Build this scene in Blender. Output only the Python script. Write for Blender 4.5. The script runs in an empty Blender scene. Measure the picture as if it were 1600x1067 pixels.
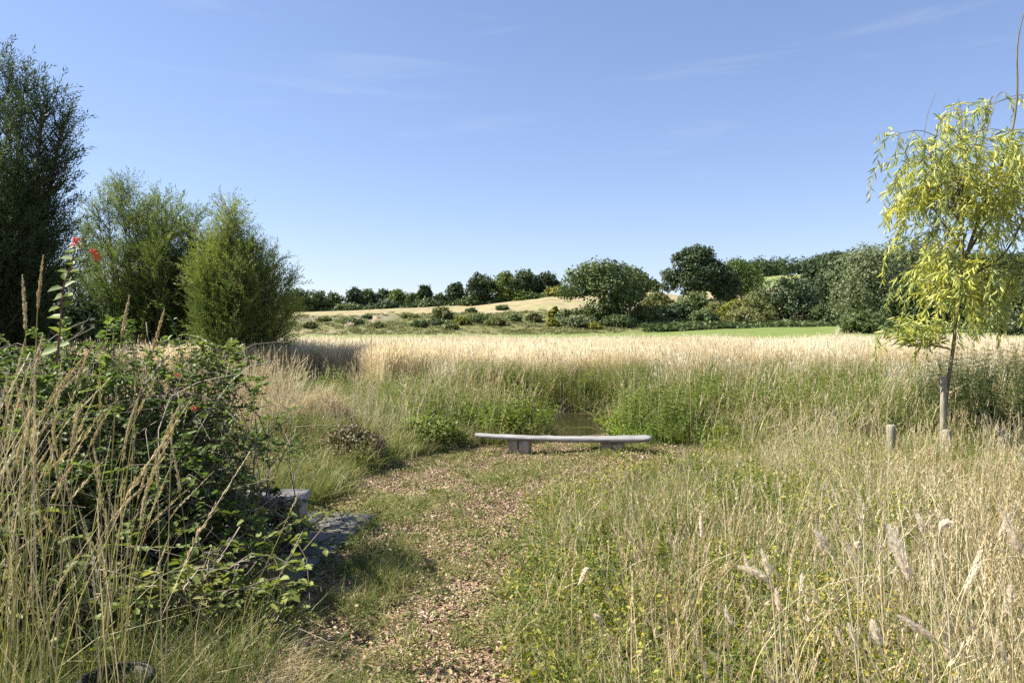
import bpy, math
import numpy as np
from mathutils import Vector

SC = bpy.context.scene
COL = SC.collection
rng = np.random.default_rng(11)
R = math.radians

# ------------------------------------------------------------------ camera
cd = bpy.data.cameras.new('camera')
cam = bpy.data.objects.new('camera', cd)
COL.objects.link(cam)
SC.camera = cam
EYE = 1.8
HZ = 512.0          # image row of the horizon (1600 px wide photograph)
FP = 1150.0         # focal length in the same pixels
cd.sensor_width = 36.0
cd.lens = FP / 1600 * 36
cd.clip_start = 0.05
cd.clip_end = 6000
cam.location = (0, 0, EYE)
cam.rotation_euler = (R(90) - math.atan((533.5 - HZ) / FP), 0, 0)

# ------------------------------------------------------------------ sun and sky
SUN_AZ, SUN_EL = R(-84), R(47)
sd = Vector((math.cos(SUN_EL) * math.sin(SUN_AZ), math.cos(SUN_EL) * math.cos(SUN_AZ), math.sin(SUN_EL)))
sl = bpy.data.lights.new('sun', 'SUN')
sl.energy = 4.8
sl.angle = R(0.5)
sl.color = (1.0, 0.95, 0.86)
so = bpy.data.objects.new('sun', sl)
so.rotation_euler = sd.to_track_quat('Z', 'Y').to_euler()
so.location = (-20, 0, 30)
COL.objects.link(so)

W = bpy.data.worlds.new('World')
SC.world = W
W.use_nodes = True
wn, wl = W.node_tree.nodes, W.node_tree.links
bg = wn['Background']
sky = wn.new('ShaderNodeTexSky')
sky.sky_type = 'NISHITA'
sky.sun_disc = False
sky.sun_elevation = SUN_EL
sky.sun_rotation = SUN_AZ
sky.altitude = 100
sky.air_density = 1.0
sky.dust_density = 0.25
sky.ozone_density = 3.0
bg.inputs['Strength'].default_value = 0.10
# thin cirrus: streaked noise on the direction of view
tc = wn.new('ShaderNodeTexCoord')
mp = wn.new('ShaderNodeMapping')
mp.inputs['Scale'].default_value = (1.6, 1.6, 13.0)
mp.inputs['Rotation'].default_value = (0, R(6), R(20))
wl.new(tc.outputs['Generated'], mp.inputs['Vector'])
n1 = wn.new('ShaderNodeTexNoise')
n1.inputs['Scale'].default_value = 1.7
n1.inputs['Detail'].default_value = 8
n1.inputs['Roughness'].default_value = 0.62
n1.inputs['Distortion'].default_value = 0.5
wl.new(mp.outputs[0], n1.inputs['Vector'])
cr = wn.new('ShaderNodeMapRange')
cr.inputs[1].default_value = 0.55
cr.inputs[2].default_value = 0.80
cr.inputs[3].default_value = 0.0
cr.inputs[4].default_value = 0.20
wl.new(n1.outputs[0], cr.inputs[0])
mx = wn.new('ShaderNodeMix')
mx.data_type = 'RGBA'
wl.new(cr.outputs[0], mx.inputs[0])
gm = wn.new('ShaderNodeGamma')
gm.inputs[1].default_value = 0.8
wl.new(sky.outputs[0], gm.inputs[0])
tn = wn.new('ShaderNodeMix')
tn.data_type = 'RGBA'
tn.blend_type = 'MULTIPLY'
tn.inputs[0].default_value = 1
wl.new(gm.outputs[0], tn.inputs[6])
tn.inputs[7].default_value = (0.875, 0.87, 1.01, 1)
wl.new(tn.outputs[2], mx.inputs[6])
mx.inputs[7].default_value = (3.4, 3.6, 3.95, 1)
wl.new(mx.outputs[2], bg.inputs['Color'])

SC.view_settings.view_transform = 'Standard'
SC.view_settings.look = 'None'
SC.view_settings.exposure = 1.32
SC.view_settings.gamma = 1.0
SC.view_settings.use_curve_mapping = False
SC.render.engine = 'CYCLES'
SC.cycles.use_denoising = False
SC.cycles.max_bounces = 6
SC.cycles.diffuse_bounces = 3
SC.cycles.glossy_bounces = 2
SC.cycles.transmission_bounces = 4
SC.cycles.transparent_max_bounces = 8
SC.cycles.sample_clamp_indirect = 6


# ------------------------------------------------------------------ helpers
class G:
    """collects vertices, faces and a per-vertex tint; build() links ONE mesh object"""
    def __init__(s):
        s.V, s.F, s.T, s.n = [], [], [], 0

    def add(s, V, F, T=0.5):
        V = np.asarray(V, np.float32).reshape(-1, 3)
        F = np.asarray(F, np.int32)
        s.V.append(V)
        s.F.append(F + s.n)
        s.T.append(np.broadcast_to(np.asarray(T, np.float32), (len(V),)))
        s.n += len(V)
        return s

    def arrays(s):
        return np.concatenate(s.V), s.F, np.concatenate(s.T)

    def mesh(s, name, mat, smooth=False):
        V, F, T = s.arrays()
        me = bpy.data.meshes.new(name)
        me.vertices.add(len(V))
        me.vertices.foreach_set('co', V.ravel())
        li = np.concatenate([f.ravel() for f in F])
        cnt = np.concatenate([np.full(len(f), f.shape[1], np.int32) for f in F])
        me.loops.add(len(li))
        me.loops.foreach_set('vertex_index', li)
        me.polygons.add(len(cnt))
        st = np.zeros(len(cnt), np.int32)
        st[1:] = np.cumsum(cnt)[:-1]
        me.polygons.foreach_set('loop_start', st)
        me.polygons.foreach_set('loop_total', cnt)
        if smooth:
            me.polygons.foreach_set('use_smooth', np.ones(len(cnt), bool))
        a = me.attributes.new('tint', 'FLOAT', 'POINT')
        a.data.foreach_set('value', np.ascontiguousarray(T))
        me.materials.append(mat)
        me.update(calc_edges=True)
        return me

    def build(s, name, mat, parent=None, smooth=False, loc=None):
        o = bpy.data.objects.new(name, s.mesh(name, mat, smooth))
        COL.objects.link(o)
        o.parent = parent
        if loc is not None:
            o.location = loc
        return o


def tag(o, label=None, cat=None, group=None, kind=None):
    for k, v in (('label', label), ('category', cat), ('group', group), ('kind', kind)):
        if v:
            o[k] = v
    return o


def thing(name, label, cat, loc=(0, 0, 0), group=None, rz=0.0):
    o = bpy.data.objects.new(name, None)
    o.empty_display_size = 0.2
    o.location = loc
    o.rotation_euler = (0, 0, rz)
    COL.objects.link(o)
    return tag(o, label, cat, group)


def copy_tree(o, parent=None):
    c = o.copy()
    COL.objects.link(c)
    c.parent = parent
    for ch in list(o.children):
        copy_tree(ch, c)
    return c


def nrm(a):
    return a / np.maximum(np.linalg.norm(a, axis=-1, keepdims=True), 1e-9)


def frames(d, up):
    d = nrm(np.asarray(d, float))
    up = np.broadcast_to(np.asarray(up, float), d.shape)
    n = up - d * np.sum(up * d, -1, keepdims=True)
    bad = np.linalg.norm(n, axis=-1) < 1e-4
    n[bad] = np.cross(d[bad], [1, .3, .2])
    n = nrm(n)
    return np.stack([np.cross(d, n), d, n], axis=2)


def place(g, tV, tF, P, Rm, S, T):
    """copies a small template to every point of P"""
    tV = np.asarray(tV, float)
    K, M = len(P), len(tV)
    S = np.broadcast_to(np.asarray(S, float), (K,))
    V = np.einsum('kij,mj->kmi', Rm, tV) * S[:, None, None] + np.asarray(P)[:, None, :]
    off = (np.arange(K) * M)[:, None, None]
    T = np.broadcast_to(np.asarray(T, float), (K,))
    base = g.n
    TT = np.repeat(T, M)
    first = True
    for F in (tF if isinstance(tF, list) else [tF]):
        F = np.asarray(F)
        FF = (F[None] + off).reshape(-1, F.shape[1])
        if first:
            g.add(V.reshape(-1, 3), FF, TT)
            first = False
        else:
            g.F.append((FF + base).astype(np.int32))


def rdir(K, zlo=-1.0, zhi=1.0):
    z = rng.uniform(zlo, zhi, K)
    a = rng.uniform(0, 2 * np.pi, K)
    r = np.sqrt(np.maximum(0, 1 - z * z))
    return np.stack([r * np.cos(a), r * np.sin(a), z], 1)


LEAF2 = (np.array([(0, 0, 0), (-.5, .45, .1), (0, 1, 0), (.5, .45, .1)]), np.array([(0, 3, 2, 1)]))


def leaf2(w):
    V = LEAF2[0].copy()
    V[:, 0] *= w
    V[:, 2] *= w
    return V, LEAF2[1]


def leaf_oval(w, fold=.18, droop=.12):
    V = np.array([(0, 0, 0), (-.5 * w, .33, fold * w), (-.38 * w, .7, fold * w - droop * .5), (0, 1, -droop), (.38 * w, .7, fold * w - droop * .5), (.5 * w, .33, fold * w)])
    return V, np.array([(0, 3, 2, 1), (0, 5, 4, 3)])


def tube(g, P, rad, sides=6, T=.5, cap=True):
    P = np.asarray(P, float)
    n = len(P)
    rad = np.broadcast_to(np.asarray(rad, float), (n,))
    d = np.gradient(P, axis=0)
    Rm = frames(d, (0.31, 0.17, 0.93) if abs(nrm(P[-1] - P[0])[2]) < .9 else (1, .1, 0))
    a = np.arange(sides) / sides * 2 * np.pi
    ring = np.stack([np.cos(a), 0 * a, np.sin(a)], 1)
    V = np.einsum('kij,mj->kmi', Rm, ring) * rad[:, None, None] + P[:, None]
    i = np.arange(n - 1)[:, None] * sides
    j = np.arange(sides)[None]
    F = np.stack([i + j, i + (j + 1) % sides, i + sides + (j + 1) % sides, i + sides + j], -1).reshape(-1, 4)
    g.add(V.reshape(-1, 3), F, T)
    if cap:
        g.F.append((np.arange(sides)[None, :] + (n - 1) * sides + g.n - n * sides).astype(np.int32))


def spline(pts, n):
    pts = np.asarray(pts, float)
    t = np.linspace(0, 1, len(pts))
    s = np.linspace(0, 1, n)
    # Catmull-Rom
    out = []
    for q in s:
        k = min(int(q * (len(pts) - 1)), len(pts) - 2)
        u = q * (len(pts) - 1) - k
        p0, p1, p2, p3 = pts[max(k - 1, 0)], pts[k], pts[k + 1], pts[min(k + 2, len(pts) - 1)]
        out.append(.5 * ((2 * p1) + (-p0 + p2) * u + (2 * p0 - 5 * p1 + 4 * p2 - p3) * u * u + (-p0 + 3 * p1 - 3 * p2 + p3) * u ** 3))
    return np.array(out)


def blades(g, base, h, w, lean, az, seg=3, T=.5, tipw=.1, curl=2.0, grad=0.0):
    """grass blades: tapering ribbons that lean over"""
    K = len(base)
    h, w, lean, az, T = [np.broadcast_to(np.asarray(q, float), (K,)) for q in (h, w, lean, az, T)]
    t = np.linspace(0, 1, seg + 1)
    dx, dy = np.cos(az), np.sin(az)
    out = lean[:, None] * h[:, None] * t[None] ** curl
    up = h[:, None] * (t[None] - .35 * np.minimum(lean, 1.6)[:, None] * t[None] ** 2.4)
    P = np.stack([base[:, None, 0] + dx[:, None] * out, base[:, None, 1] + dy[:, None] * out, base[:, None, 2] + up], -1)
    sa = az + rng.uniform(-1.2, 1.2, K) + np.pi / 2
    ww = w[:, None] * (1 - (1 - tipw) * t[None] ** 1.6) * .5
    side = np.stack([np.cos(sa), np.sin(sa), 0 * sa], -1)[:, None, :]
    V = np.stack([P - side * ww[..., None], P + side * ww[..., None]], 2)
    m = 2 * (seg + 1)
    k = np.arange(seg) * 2
    F = np.stack([k, k + 1, k + 3, k + 2], -1)[None] + (np.arange(K) * m)[:, None, None]
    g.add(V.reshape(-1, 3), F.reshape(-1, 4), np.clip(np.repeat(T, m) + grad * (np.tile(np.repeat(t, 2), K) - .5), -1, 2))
    return P


# ------------------------------------------------------------------ materials
def newmat(name):
    m = bpy.data.materials.new(name)
    m.use_nodes = True
    nt = m.node_tree
    return m, nt.nodes, nt.links, nt.nodes['Principled BSDF']


def ramp(nodes, stops):
    r = nodes.new('ShaderNodeValToRGB')
    e = r.color_ramp.elements
    while len(e) < len(stops):
        e.new(.5)
    for k, (p, c) in enumerate(stops):
        e[k].position = p
        e[k].color = (*c, 1)
    return r


def mathn(nodes, links, op, a, b, clamp=False):
    n = nodes.new('ShaderNodeMath')
    n.operation = op
    n.use_clamp = clamp
    for k, v in enumerate((a, b)):
        if isinstance(v, (int, float)):
            n.inputs[k].default_value = v
        else:
            links.new(v, n.inputs[k])
    return n.outputs[0]


def leafmat(name, stops, trans=.35, rough=.55, wt=.6, wr=.25, wn_=.35, nscale=.35, spec=.25):
    """colour from per-leaf tint, per-plant random and a slow patchiness in the place"""
    m, N, L, p = newmat(name)
    at = N.new('ShaderNodeAttribute')
    at.attribute_name = 'tint'
    oi = N.new('ShaderNodeObjectInfo')
    ge = N.new('ShaderNodeNewGeometry')
    nz = N.new('ShaderNodeTexNoise')
    nz.inputs['Scale'].default_value = nscale
    nz.inputs['Detail'].default_value = 3
    L.new(ge.outputs['Position'], nz.inputs['Vector'])
    a = mathn(N, L, 'MULTIPLY', mathn(N, L, 'SUBTRACT', at.outputs['Fac'], .5), wt)
    b = mathn(N, L, 'MULTIPLY', mathn(N, L, 'SUBTRACT', oi.outputs['Random'], .5), wr)
    c = mathn(N, L, 'MULTIPLY', mathn(N, L, 'SUBTRACT', nz.outputs[0], .5), wn_ * 2.5)
    f = mathn(N, L, 'ADD', mathn(N, L, 'ADD', a, b), mathn(N, L, 'ADD', c, .5), True)
    r = ramp(N, stops)
    L.new(f, r.inputs[0])
    L.new(r.outputs[0], p.inputs['Base Color'])
    p.inputs['Roughness'].default_value = rough
    p.inputs['Specular IOR Level'].default_value = spec
    if trans > 0:
        tr = N.new('ShaderNodeBsdfTranslucent')
        hs = N.new('ShaderNodeHueSaturation')
        hs.inputs['Saturation'].default_value = 1.15
        hs.inputs['Value'].default_value = 1.25
        L.new(r.outputs[0], hs.inputs['Color'])
        L.new(hs.outputs[0], tr.inputs[0])
        ms = N.new('ShaderNodeMixShader')
        ms.inputs[0].default_value = trans
        L.new(p.outputs[0], ms.inputs[1])
        L.new(tr.outputs[0], ms.inputs[2])
        L.new(ms.outputs[0], N['Material Output'].inputs['Surface'])
    return m


def noisemat(name, stops, scale=4, detail=6, rough=.85, bump=.0, bscale=None, stretch=None, spec=.2, obj=True):
    m, N, L, p = newmat(name)
    tcn = N.new('ShaderNodeTexCoord')
    src = tcn.outputs['Object']
    if stretch:
        mpn = N.new('ShaderNodeMapping')
        mpn.inputs['Scale'].default_value = stretch
        L.new(src, mpn.inputs[0])
        src = mpn.outputs[0]
    nz = N.new('ShaderNodeTexNoise')
    nz.inputs['Scale'].default_value = scale
    nz.inputs['Detail'].default_value = detail
    nz.inputs['Roughness'].default_value = .65
    L.new(src, nz.inputs['Vector'])
    r = ramp(N, stops)
    L.new(nz.outputs[0], r.inputs[0])
    L.new(r.outputs[0], p.inputs['Base Color'])
    p.inputs['Roughness'].default_value = rough
    p.inputs['Specular IOR Level'].default_value = spec
    if bump:
        n2 = N.new('ShaderNodeTexNoise')
        n2.inputs['Scale'].default_value = bscale or scale * 3
        n2.inputs['Detail'].default_value = 5
        L.new(src, n2.inputs['Vector'])
        bp = N.new('ShaderNodeBump')
        bp.inputs['Strength'].default_value = bump
        bp.inputs['Distance'].default_value = .02
        L.new(n2.outputs[0], bp.inputs['Height'])
        L.new(bp.outputs[0], p.inputs['Normal'])
    return m


M = {}
M['straw'] = leafmat('straw', [(.0, (.42, .31, .17)), (.35, (.62, .52, .33)), (.7, (.75, .67, .48)), (1, (.84, .79, .63))], trans=.42, rough=.6, nscale=.22)
M['dry_stem'] = leafmat('dry_stem', [(.0, (.36, .23, .08)), (.3, (.46, .36, .17)), (.65, (.60, .51, .33)), (1, (.68, .62, .46))], trans=.2, rough=.6, nscale=.6)
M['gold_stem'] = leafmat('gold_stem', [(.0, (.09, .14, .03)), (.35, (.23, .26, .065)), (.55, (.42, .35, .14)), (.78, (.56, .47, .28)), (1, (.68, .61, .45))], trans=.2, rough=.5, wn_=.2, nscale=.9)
M['plume'] = leafmat('plume', [(.0, (.58, .47, .33)), (.5, (.82, .72, .56)), (1, (.90, .84, .72))], trans=.5, rough=.8)
M['grass'] = leafmat('grass', [(.0, (.045, .075, .018)), (.35, (.10, .145, .034)), (.65, (.21, .225, .065)), (.85, (.40, .33, .14)), (1, (.50, .43, .24))], trans=.35, wt=.75)
M['lawn'] = leafmat('lawn', [(.0, (.07, .115, .024)), (.35, (.15, .20, .045)), (.65, (.27, .27, .085)), (.82, (.44, .37, .18)), (1, (.56, .49, .30))], trans=.35, wt=.75)
M['nettle'] = leafmat('nettle', [(.0, (.05, .085, .02)), (.4, (.13, .18, .038)), (.75, (.26, .28, .07)), (1, (.44, .38, .15))], trans=.35)
M['bright_leaf'] = leafmat('bright_leaf', [(.0, (.09, .14, .026)), (.5, (.20, .28, .05)), (1, (.34, .39, .09))], trans=.45)
M['cover_leaf'] = leafmat('cover_leaf', [(.0, (.04, .07, .014)), (.35, (.11, .15, .026)), (.6, (.23, .25, .04)), (.82, (.42, .38, .06)), (1, (.46, .30, .09))], trans=.35, nscale=.8)
M['dead_weed'] = leafmat('dead_weed', [(.0, (.06, .05, .025)), (.4, (.12, .12, .04)), (.7, (.22, .17, .10)), (1, (.38, .30, .20))], trans=.2, nscale=2.5)
M['dock_dark'] = leafmat('dock_dark', [(.0, (.03, .045, .016)), (.6, (.075, .10, .032)), (1, (.17, .17, .06))], trans=.25)
M['honey_leaf'] = leafmat('honey_leaf', [(.0, (.045, .075, .02)), (.4, (.115, .17, .04)), (.75, (.21, .26, .065)), (1, (.38, .37, .11))], trans=.4, rough=.5, spec=.25)
M['twig'] = leafmat('twig', [(.0, (.06, .042, .028)), (.5, (.20, .155, .11)), (1, (.46, .40, .32))], trans=0, rough=.8)
M['purple_stem'] = leafmat('purple_stem', [(.0, (.13, .035, .05)), (1, (.26, .10, .11))], trans=0, rough=.5)
M['flower'] = leafmat('flower', [(.0, (.55, .06, .05)), (.6, (.72, .14, .12)), (1, (.8, .32, .16))], trans=.3, rough=.5)
M['willow_dark'] = leafmat('willow_dark', [(.0, (.025, .042, .018)), (.5, (.05, .078, .03)), (1, (.10, .13, .055))], trans=.28, rough=.6, spec=.2, nscale=.7)
M['willow_mid'] = leafmat('willow_mid', [(.0, (.05, .08, .024)), (.45, (.118, .162, .046)), (1, (.30, .33, .085))], trans=.33, rough=.55, spec=.22, nscale=.6)
M['willow_green'] = leafmat('willow_green', [(.0, (.04, .07, .018)), (.45, (.088, .122, .034)), (1, (.29, .31, .075))], trans=.33, rough=.45, spec=.35, nscale=.5)
M['willow_yellow'] = leafmat('willow_yellow', [(.0, (.16, .22, .09)), (.4, (.42, .46, .15)), (.7, (.62, .60, .13)), (1, (.74, .62, .10))], trans=.45, rough=.42, spec=.4, nscale=.8)
M['tree_dark'] = leafmat('tree_dark', [(.0, (.026, .046, .020)), (.5, (.055, .084, .032)), (1, (.105, .135, .048))], trans=.18, nscale=.12)
M['tree_mid'] = leafmat('tree_mid', [(.0, (.042, .068, .024)), (.5, (.09, .125, .04)), (1, (.16, .19, .062))], trans=.2, nscale=.12)
M['tree_light'] = leafmat('tree_light', [(.0, (.05, .085, .02)), (.5, (.10, .145, .032)), (1, (.17, .20, .05))], trans=.25, nscale=.12)
M['tree_grey'] = leafmat('tree_grey', [(.0, (.08, .10, .045)), (.5, (.17, .20, .095)), (1, (.27, .29, .15))], trans=.25, nscale=.12)
M['bush_olive'] = leafmat('bush_olive', [(.0, (.065, .085, .024)), (.5, (.145, .16, .05)), (1, (.26, .24, .085))], trans=.2, nscale=.15)
M['bush_yellow'] = leafmat('bush_yellow', [(.0, (.09, .11, .018)), (.5, (.20, .20, .03)), (1, (.32, .29, .05))], trans=.25, nscale=.15)
M['bark'] = noisemat('bark', [(.3, (.05, .038, .027)), (.7, (.17, .14, .10))], scale=9, bump=.6, stretch=(1, 1, .25))
M['bark_pale'] = noisemat('bark_pale', [(.25, (.07, .055, .035)), (.55, (.19, .15, .075)), (.8, (.28, .24, .15))], scale=14, bump=.5, stretch=(1, 1, .3))
M['grey_wood'] = noisemat('grey_wood', [(.3, (.11, .10, .088)), (.45, (.26, .25, .232)), (.75, (.38, .37, .35))], scale=2.2, bump=.8, stretch=(.8, 7, 7), bscale=5)
M['block_wood'] = noisemat('block_wood', [(.25, (.20, .165, .115)), (.55, (.42, .36, .27)), (.8, (.54, .48, .38))], scale=6, bump=.7, stretch=(7, 7, .8), bscale=8)
M['stake_wood'] = noisemat('stake_wood', [(.25, (.15, .125, .085)), (.55, (.33, .29, .21)), (.8, (.45, .42, .35))], scale=8, bump=.6, stretch=(8, 8, .8), bscale=9)
M['stone'] = noisemat('stone', [(.25, (.085, .08, .072)), (.6, (.15, .142, .13)), (.85, (.22, .21, .195))], scale=6, bump=.15, bscale=18)
M['black_plastic'] = noisemat('black_plastic', [(.3, (.010, .010, .011)), (.8, (.024, .024, .025))], scale=12, rough=.6, spec=.3)
M['pole_wood'] = noisemat('pole_wood', [(.3, (.16, .12, .08)), (.8, (.28, .22, .16))], scale=3)
M['chip'] = leafmat('chip', [(.0, (.10, .062, .037)), (.25, (.24, .155, .09)), (.6, (.41, .295, .18)), (1, (.55, .44, .31))], trans=0, rough=.8, wt=0, wr=1.1, wn_=.15, nscale=1.5)


# ------------------------------------------------------------------ terrain
def hnoise(x, y, s, seed=0):
    return (np.sin(x * s * 1.7 + seed) * np.cos(y * s * 1.3 + seed * 2.1) + .5 * np.sin(x * s * 3.1 - y * s * 2.3 + seed) + .35 * np.cos(x * s * 5.3 + y * s * 4.7 + 2 * seed)) / 1.85


YK = np.array([0, 60, 120, 190, 206, 225, 300, 420, 500, 560, 650, 900, 3000.])
PK = np.array([-900, 450, 700, 870, 1000, 1150, 1230, 1320, 1900, 2600.])
ZT = np.array([
    [0, 0, 0, 0, 2.4, 4.2, 7.6, 6, 4, 3, 2, 0, 0],
    [0, 0, 0, 0, 3.0, 5.6, 8.2, 7, 5, 4, 3, 0, 0],
    [0, 0, 0, 0, 3.1, 6.0, 10.4, 9, 7, 5, 4, 0, 0],
    [0, 0, 0, 0.1, 3.3, 7.0, 14.6, 13, 10, 8, 6, 0, 0],
    [0, 0, .2, .5, 3.2, 6.5, 16, 17, 16, 14, 10, 4, 0],
    [0, 0, .6, 1.5, 3, 5, 13, 24, 31, 39, 45, 36, 10],
    [0, 0, .8, 2.0, 3.2, 5, 12.5, 24, 31.5, 41.5, 48, 40, 10],
    [0, 0.1, 1.2, 2.3, 3.4, 5, 12.5, 24, 33, 45, 55, 50, 10],
    [0, 0.1, 1.2, 2.3, 3.4, 5, 12.5, 24, 33, 45, 55, 50, 10],
    [0, 0, 0, 1, 2, 4, 10, 18, 24, 30, 36, 30, 0]])


PC, PR = (1.15, 16.6), (2.3, 3.0)     # pond


def pond_r(x, y):
    a = np.arctan2(y - PC[1], x - PC[0])
    return np.hypot((x - PC[0]) / PR[0], (y - PC[1]) / PR[1]) / (1 + .12 * np.sin(3 * a + 1) + .07 * np.sin(7 * a))


def H(x, y):
    x = np.asarray(x, float)
    y = np.asarray(y, float)
    p = np.clip(x / np.maximum(y, 30) * FP + 800, PK[0], PK[-1])
    yy = np.clip(y, 0, YK[-1])
    iy = np.clip(np.searchsorted(YK, yy, side='right') - 1, 0, len(YK) - 2)
    ip = np.clip(np.searchsorted(PK, p, side='right') - 1, 0, len(PK) - 2)
    ty = (yy - YK[iy]) / (YK[iy + 1] - YK[iy])
    tp = (p - PK[ip]) / (PK[ip + 1] - PK[ip])
    tp = tp * tp * (3 - 2 * tp)
    z = (ZT[ip, iy] * (1 - ty) + ZT[ip, iy + 1] * ty) * (1 - tp) + (ZT[ip + 1, iy] * (1 - ty) + ZT[ip + 1, iy + 1] * ty) * tp
    far = np.clip((y - 150) / 80, 0, 1)
    z = z + far * (.5 * hnoise(x, y, .05, 1) + .25 * hnoise(x, y, .17, 2))
    near = np.clip(1 - (np.hypot(x, y) - 25) / 20, 0, 1)
    z = z + near * .035 * hnoise(x, y, .7, 3) + .02 * near * hnoise(x, y, 2.3, 5)
    # mounds left and right of the path
    z = z + .34 * np.exp(-(((x + 3.2) / 1.5) ** 2 + ((y - 10.6) / 1.9) ** 2))
    z = z + .05 * np.exp(-(((x + 1.75) / .6) ** 2 + ((y - 9.2) / .8) ** 2))
    z = z + .08 * np.exp(-(((x - 2.6) / 1.2) ** 2 + ((y - 6.9) / 1.6) ** 2))
    r = pond_r(x, y)
    z = z - 1.0 * np.clip((1.22 - r) / .34, 0, 1) ** 1.3
    return z


def P3(px, py, d):
    return np.array([(px - 800) / FP * d, d, EYE + (HZ - py) / FP * d])


def growth(a, b, n):
    return list(a + (b - a) * (np.linspace(0, 1, n + 1)[1:] ** 2.2))


ys = [-60, -40, -25, -15, -10] + list(np.arange(-6, 24, .3)) + list(np.arange(24, 60, 1.5)) + list(np.arange(60, 180, 5)) + list(np.arange(180, 330, 2.5)) + list(np.arange(330, 700, 10)) + list(np.arange(700, 3100, 100))
xp = list(np.arange(0, 12, .3)) + list(np.arange(12, 40, 1.4)) + list(np.arange(40, 300, 5)) + growth(300, 2600, 25)
xs = sorted(set([-v for v in xp] + xp))
X, Y = np.meshgrid(np.array(xs), np.array(ys))
Z = H(X, Y)
ny, nx = X.shape
i = np.arange(ny - 1)[:, None] * nx
j = np.arange(nx - 1)[None]
gF = np.stack([i + j, i + j + 1, i + nx + j + 1, i + nx + j], -1).reshape(-1, 4)


def lerp(a, b, t):
    return a + (b - a) * t[..., None]


def ground_colour(x, y):
    p = x / np.maximum(y, 1) * FP + 800
    near = np.array([.115, .085, .05])
    c = np.broadcast_to(near, x.shape + (3,)).copy()
    green = np.array([.165, .215, .06])
    straw = np.array([.34, .285, .165])
    olive = np.array([.16, .165, .065])
    chalk = np.array([.23, .195, .145])
    lime = np.array([.20, .25, .09])
    dry = np.array([.25, .20, .10])
    s = lambda v, a, b: np.clip((v - a) / (b - a), 0, 1)
    c = lerp(c, dry, s(y, 19, 24))
    c = lerp(c, green, s(y, 44, 50))
    nz = hnoise(x, y, .06, 4)
    c = lerp(c, olive, s(y + 4 * nz, 187, 191) * (1 - s(p, 1250, 1330)))
    c = lerp(c, straw, s(y + 3 * nz, 222, 227))
    c = lerp(c, olive * 1.7, .75 * s(hnoise(x, y, .11, 9) + .6 * hnoise(x, y, .31, 4), .1, .7) * s(y, 222, 227))
    # dry foot of the bank and bare chalky bank, left
    c = lerp(c, straw * .8, .7 * s(y, 190, 192) * (1 - s(y, 196, 199)) * (1 - s(p, 560, 640)))
    c = lerp(c, chalk, .8 * s(y + 2 * nz, 208, 212) * (1 - s(y, 221, 224)) * s(p, 440, 480) * (1 - s(p + 40 * nz, 590, 650)))
    c = lerp(c, lime, s(y, 420, 440) * s(p, 1020, 1060))
    c = lerp(c, np.array([.25, .27, .10]), s(y, 532, 536) * s(p, 1020, 1060))
    return c


m, N, L, p_ = newmat('meadow_ground')
at = N.new('ShaderNodeAttribute')
at.attribute_name = 'cover'
ge = N.new('ShaderNodeNewGeometry')
na = N.new('ShaderNodeTexNoise')
na.inputs['Scale'].default_value = .35
na.inputs['Detail'].default_value = 10
na.inputs['Roughness'].default_value = .7
L.new(ge.outputs['Position'], na.inputs['Vector'])
nb = N.new('ShaderNodeTexNoise')
nb.inputs['Scale'].default_value = 9
nb.inputs['Detail'].default_value = 6
L.new(ge.outputs['Position'], nb.inputs['Vector'])
rr = ramp(N, [(.3, (.62, .62, .62)), (.7, (1.3, 1.3, 1.3))])
L.new(na.outputs[0], rr.inputs[0])
rb = ramp(N, [(.3, (.55, .55, .55)), (.7, (1.25, 1.22, 1.2))])
L.new(nb.outputs[0], rb.inputs[0])
m1 = N.new('ShaderNodeMix')
m1.data_type = 'RGBA'
m1.blend_type = 'MULTIPLY'
m1.inputs[0].default_value = 1
L.new(at.outputs['Color'], m1.inputs[6])
L.new(rr.outputs[0], m1.inputs[7])
m2 = N.new('ShaderNodeMix')
m2.data_type = 'RGBA'
m2.blend_type = 'MULTIPLY'
m2.inputs[0].default_value = .8
L.new(m1.outputs[2], m2.inputs[6])
L.new(rb.outputs[0], m2.inputs[7])
L.new(m2.outputs[2], p_.inputs['Base Color'])
p_.inputs['Roughness'].default_value = .95
p_.inputs['Specular IOR Level'].default_value = .1
bp = N.new('ShaderNodeBump')
bp.inputs['Strength'].default_value = .8
bp.inputs['Distance'].default_value = .06
L.new(nb.outputs[0], bp.inputs['Height'])
L.new(bp.outputs[0], p_.inputs['Normal'])
g = G()
g.add(np.stack([X, Y, Z], -1).reshape(-1, 3), gF)
ground = g.build('ground', m, smooth=True)
ca = ground.data.color_attributes.new('cover', 'FLOAT_COLOR', 'POINT')
gc = ground_colour(X, Y).reshape(-1, 3)
ca.data.foreach_set('color', np.concatenate([gc, np.ones((len(gc), 1))], 1).astype(np.float32).ravel())
tag(ground, kind='structure')

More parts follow.
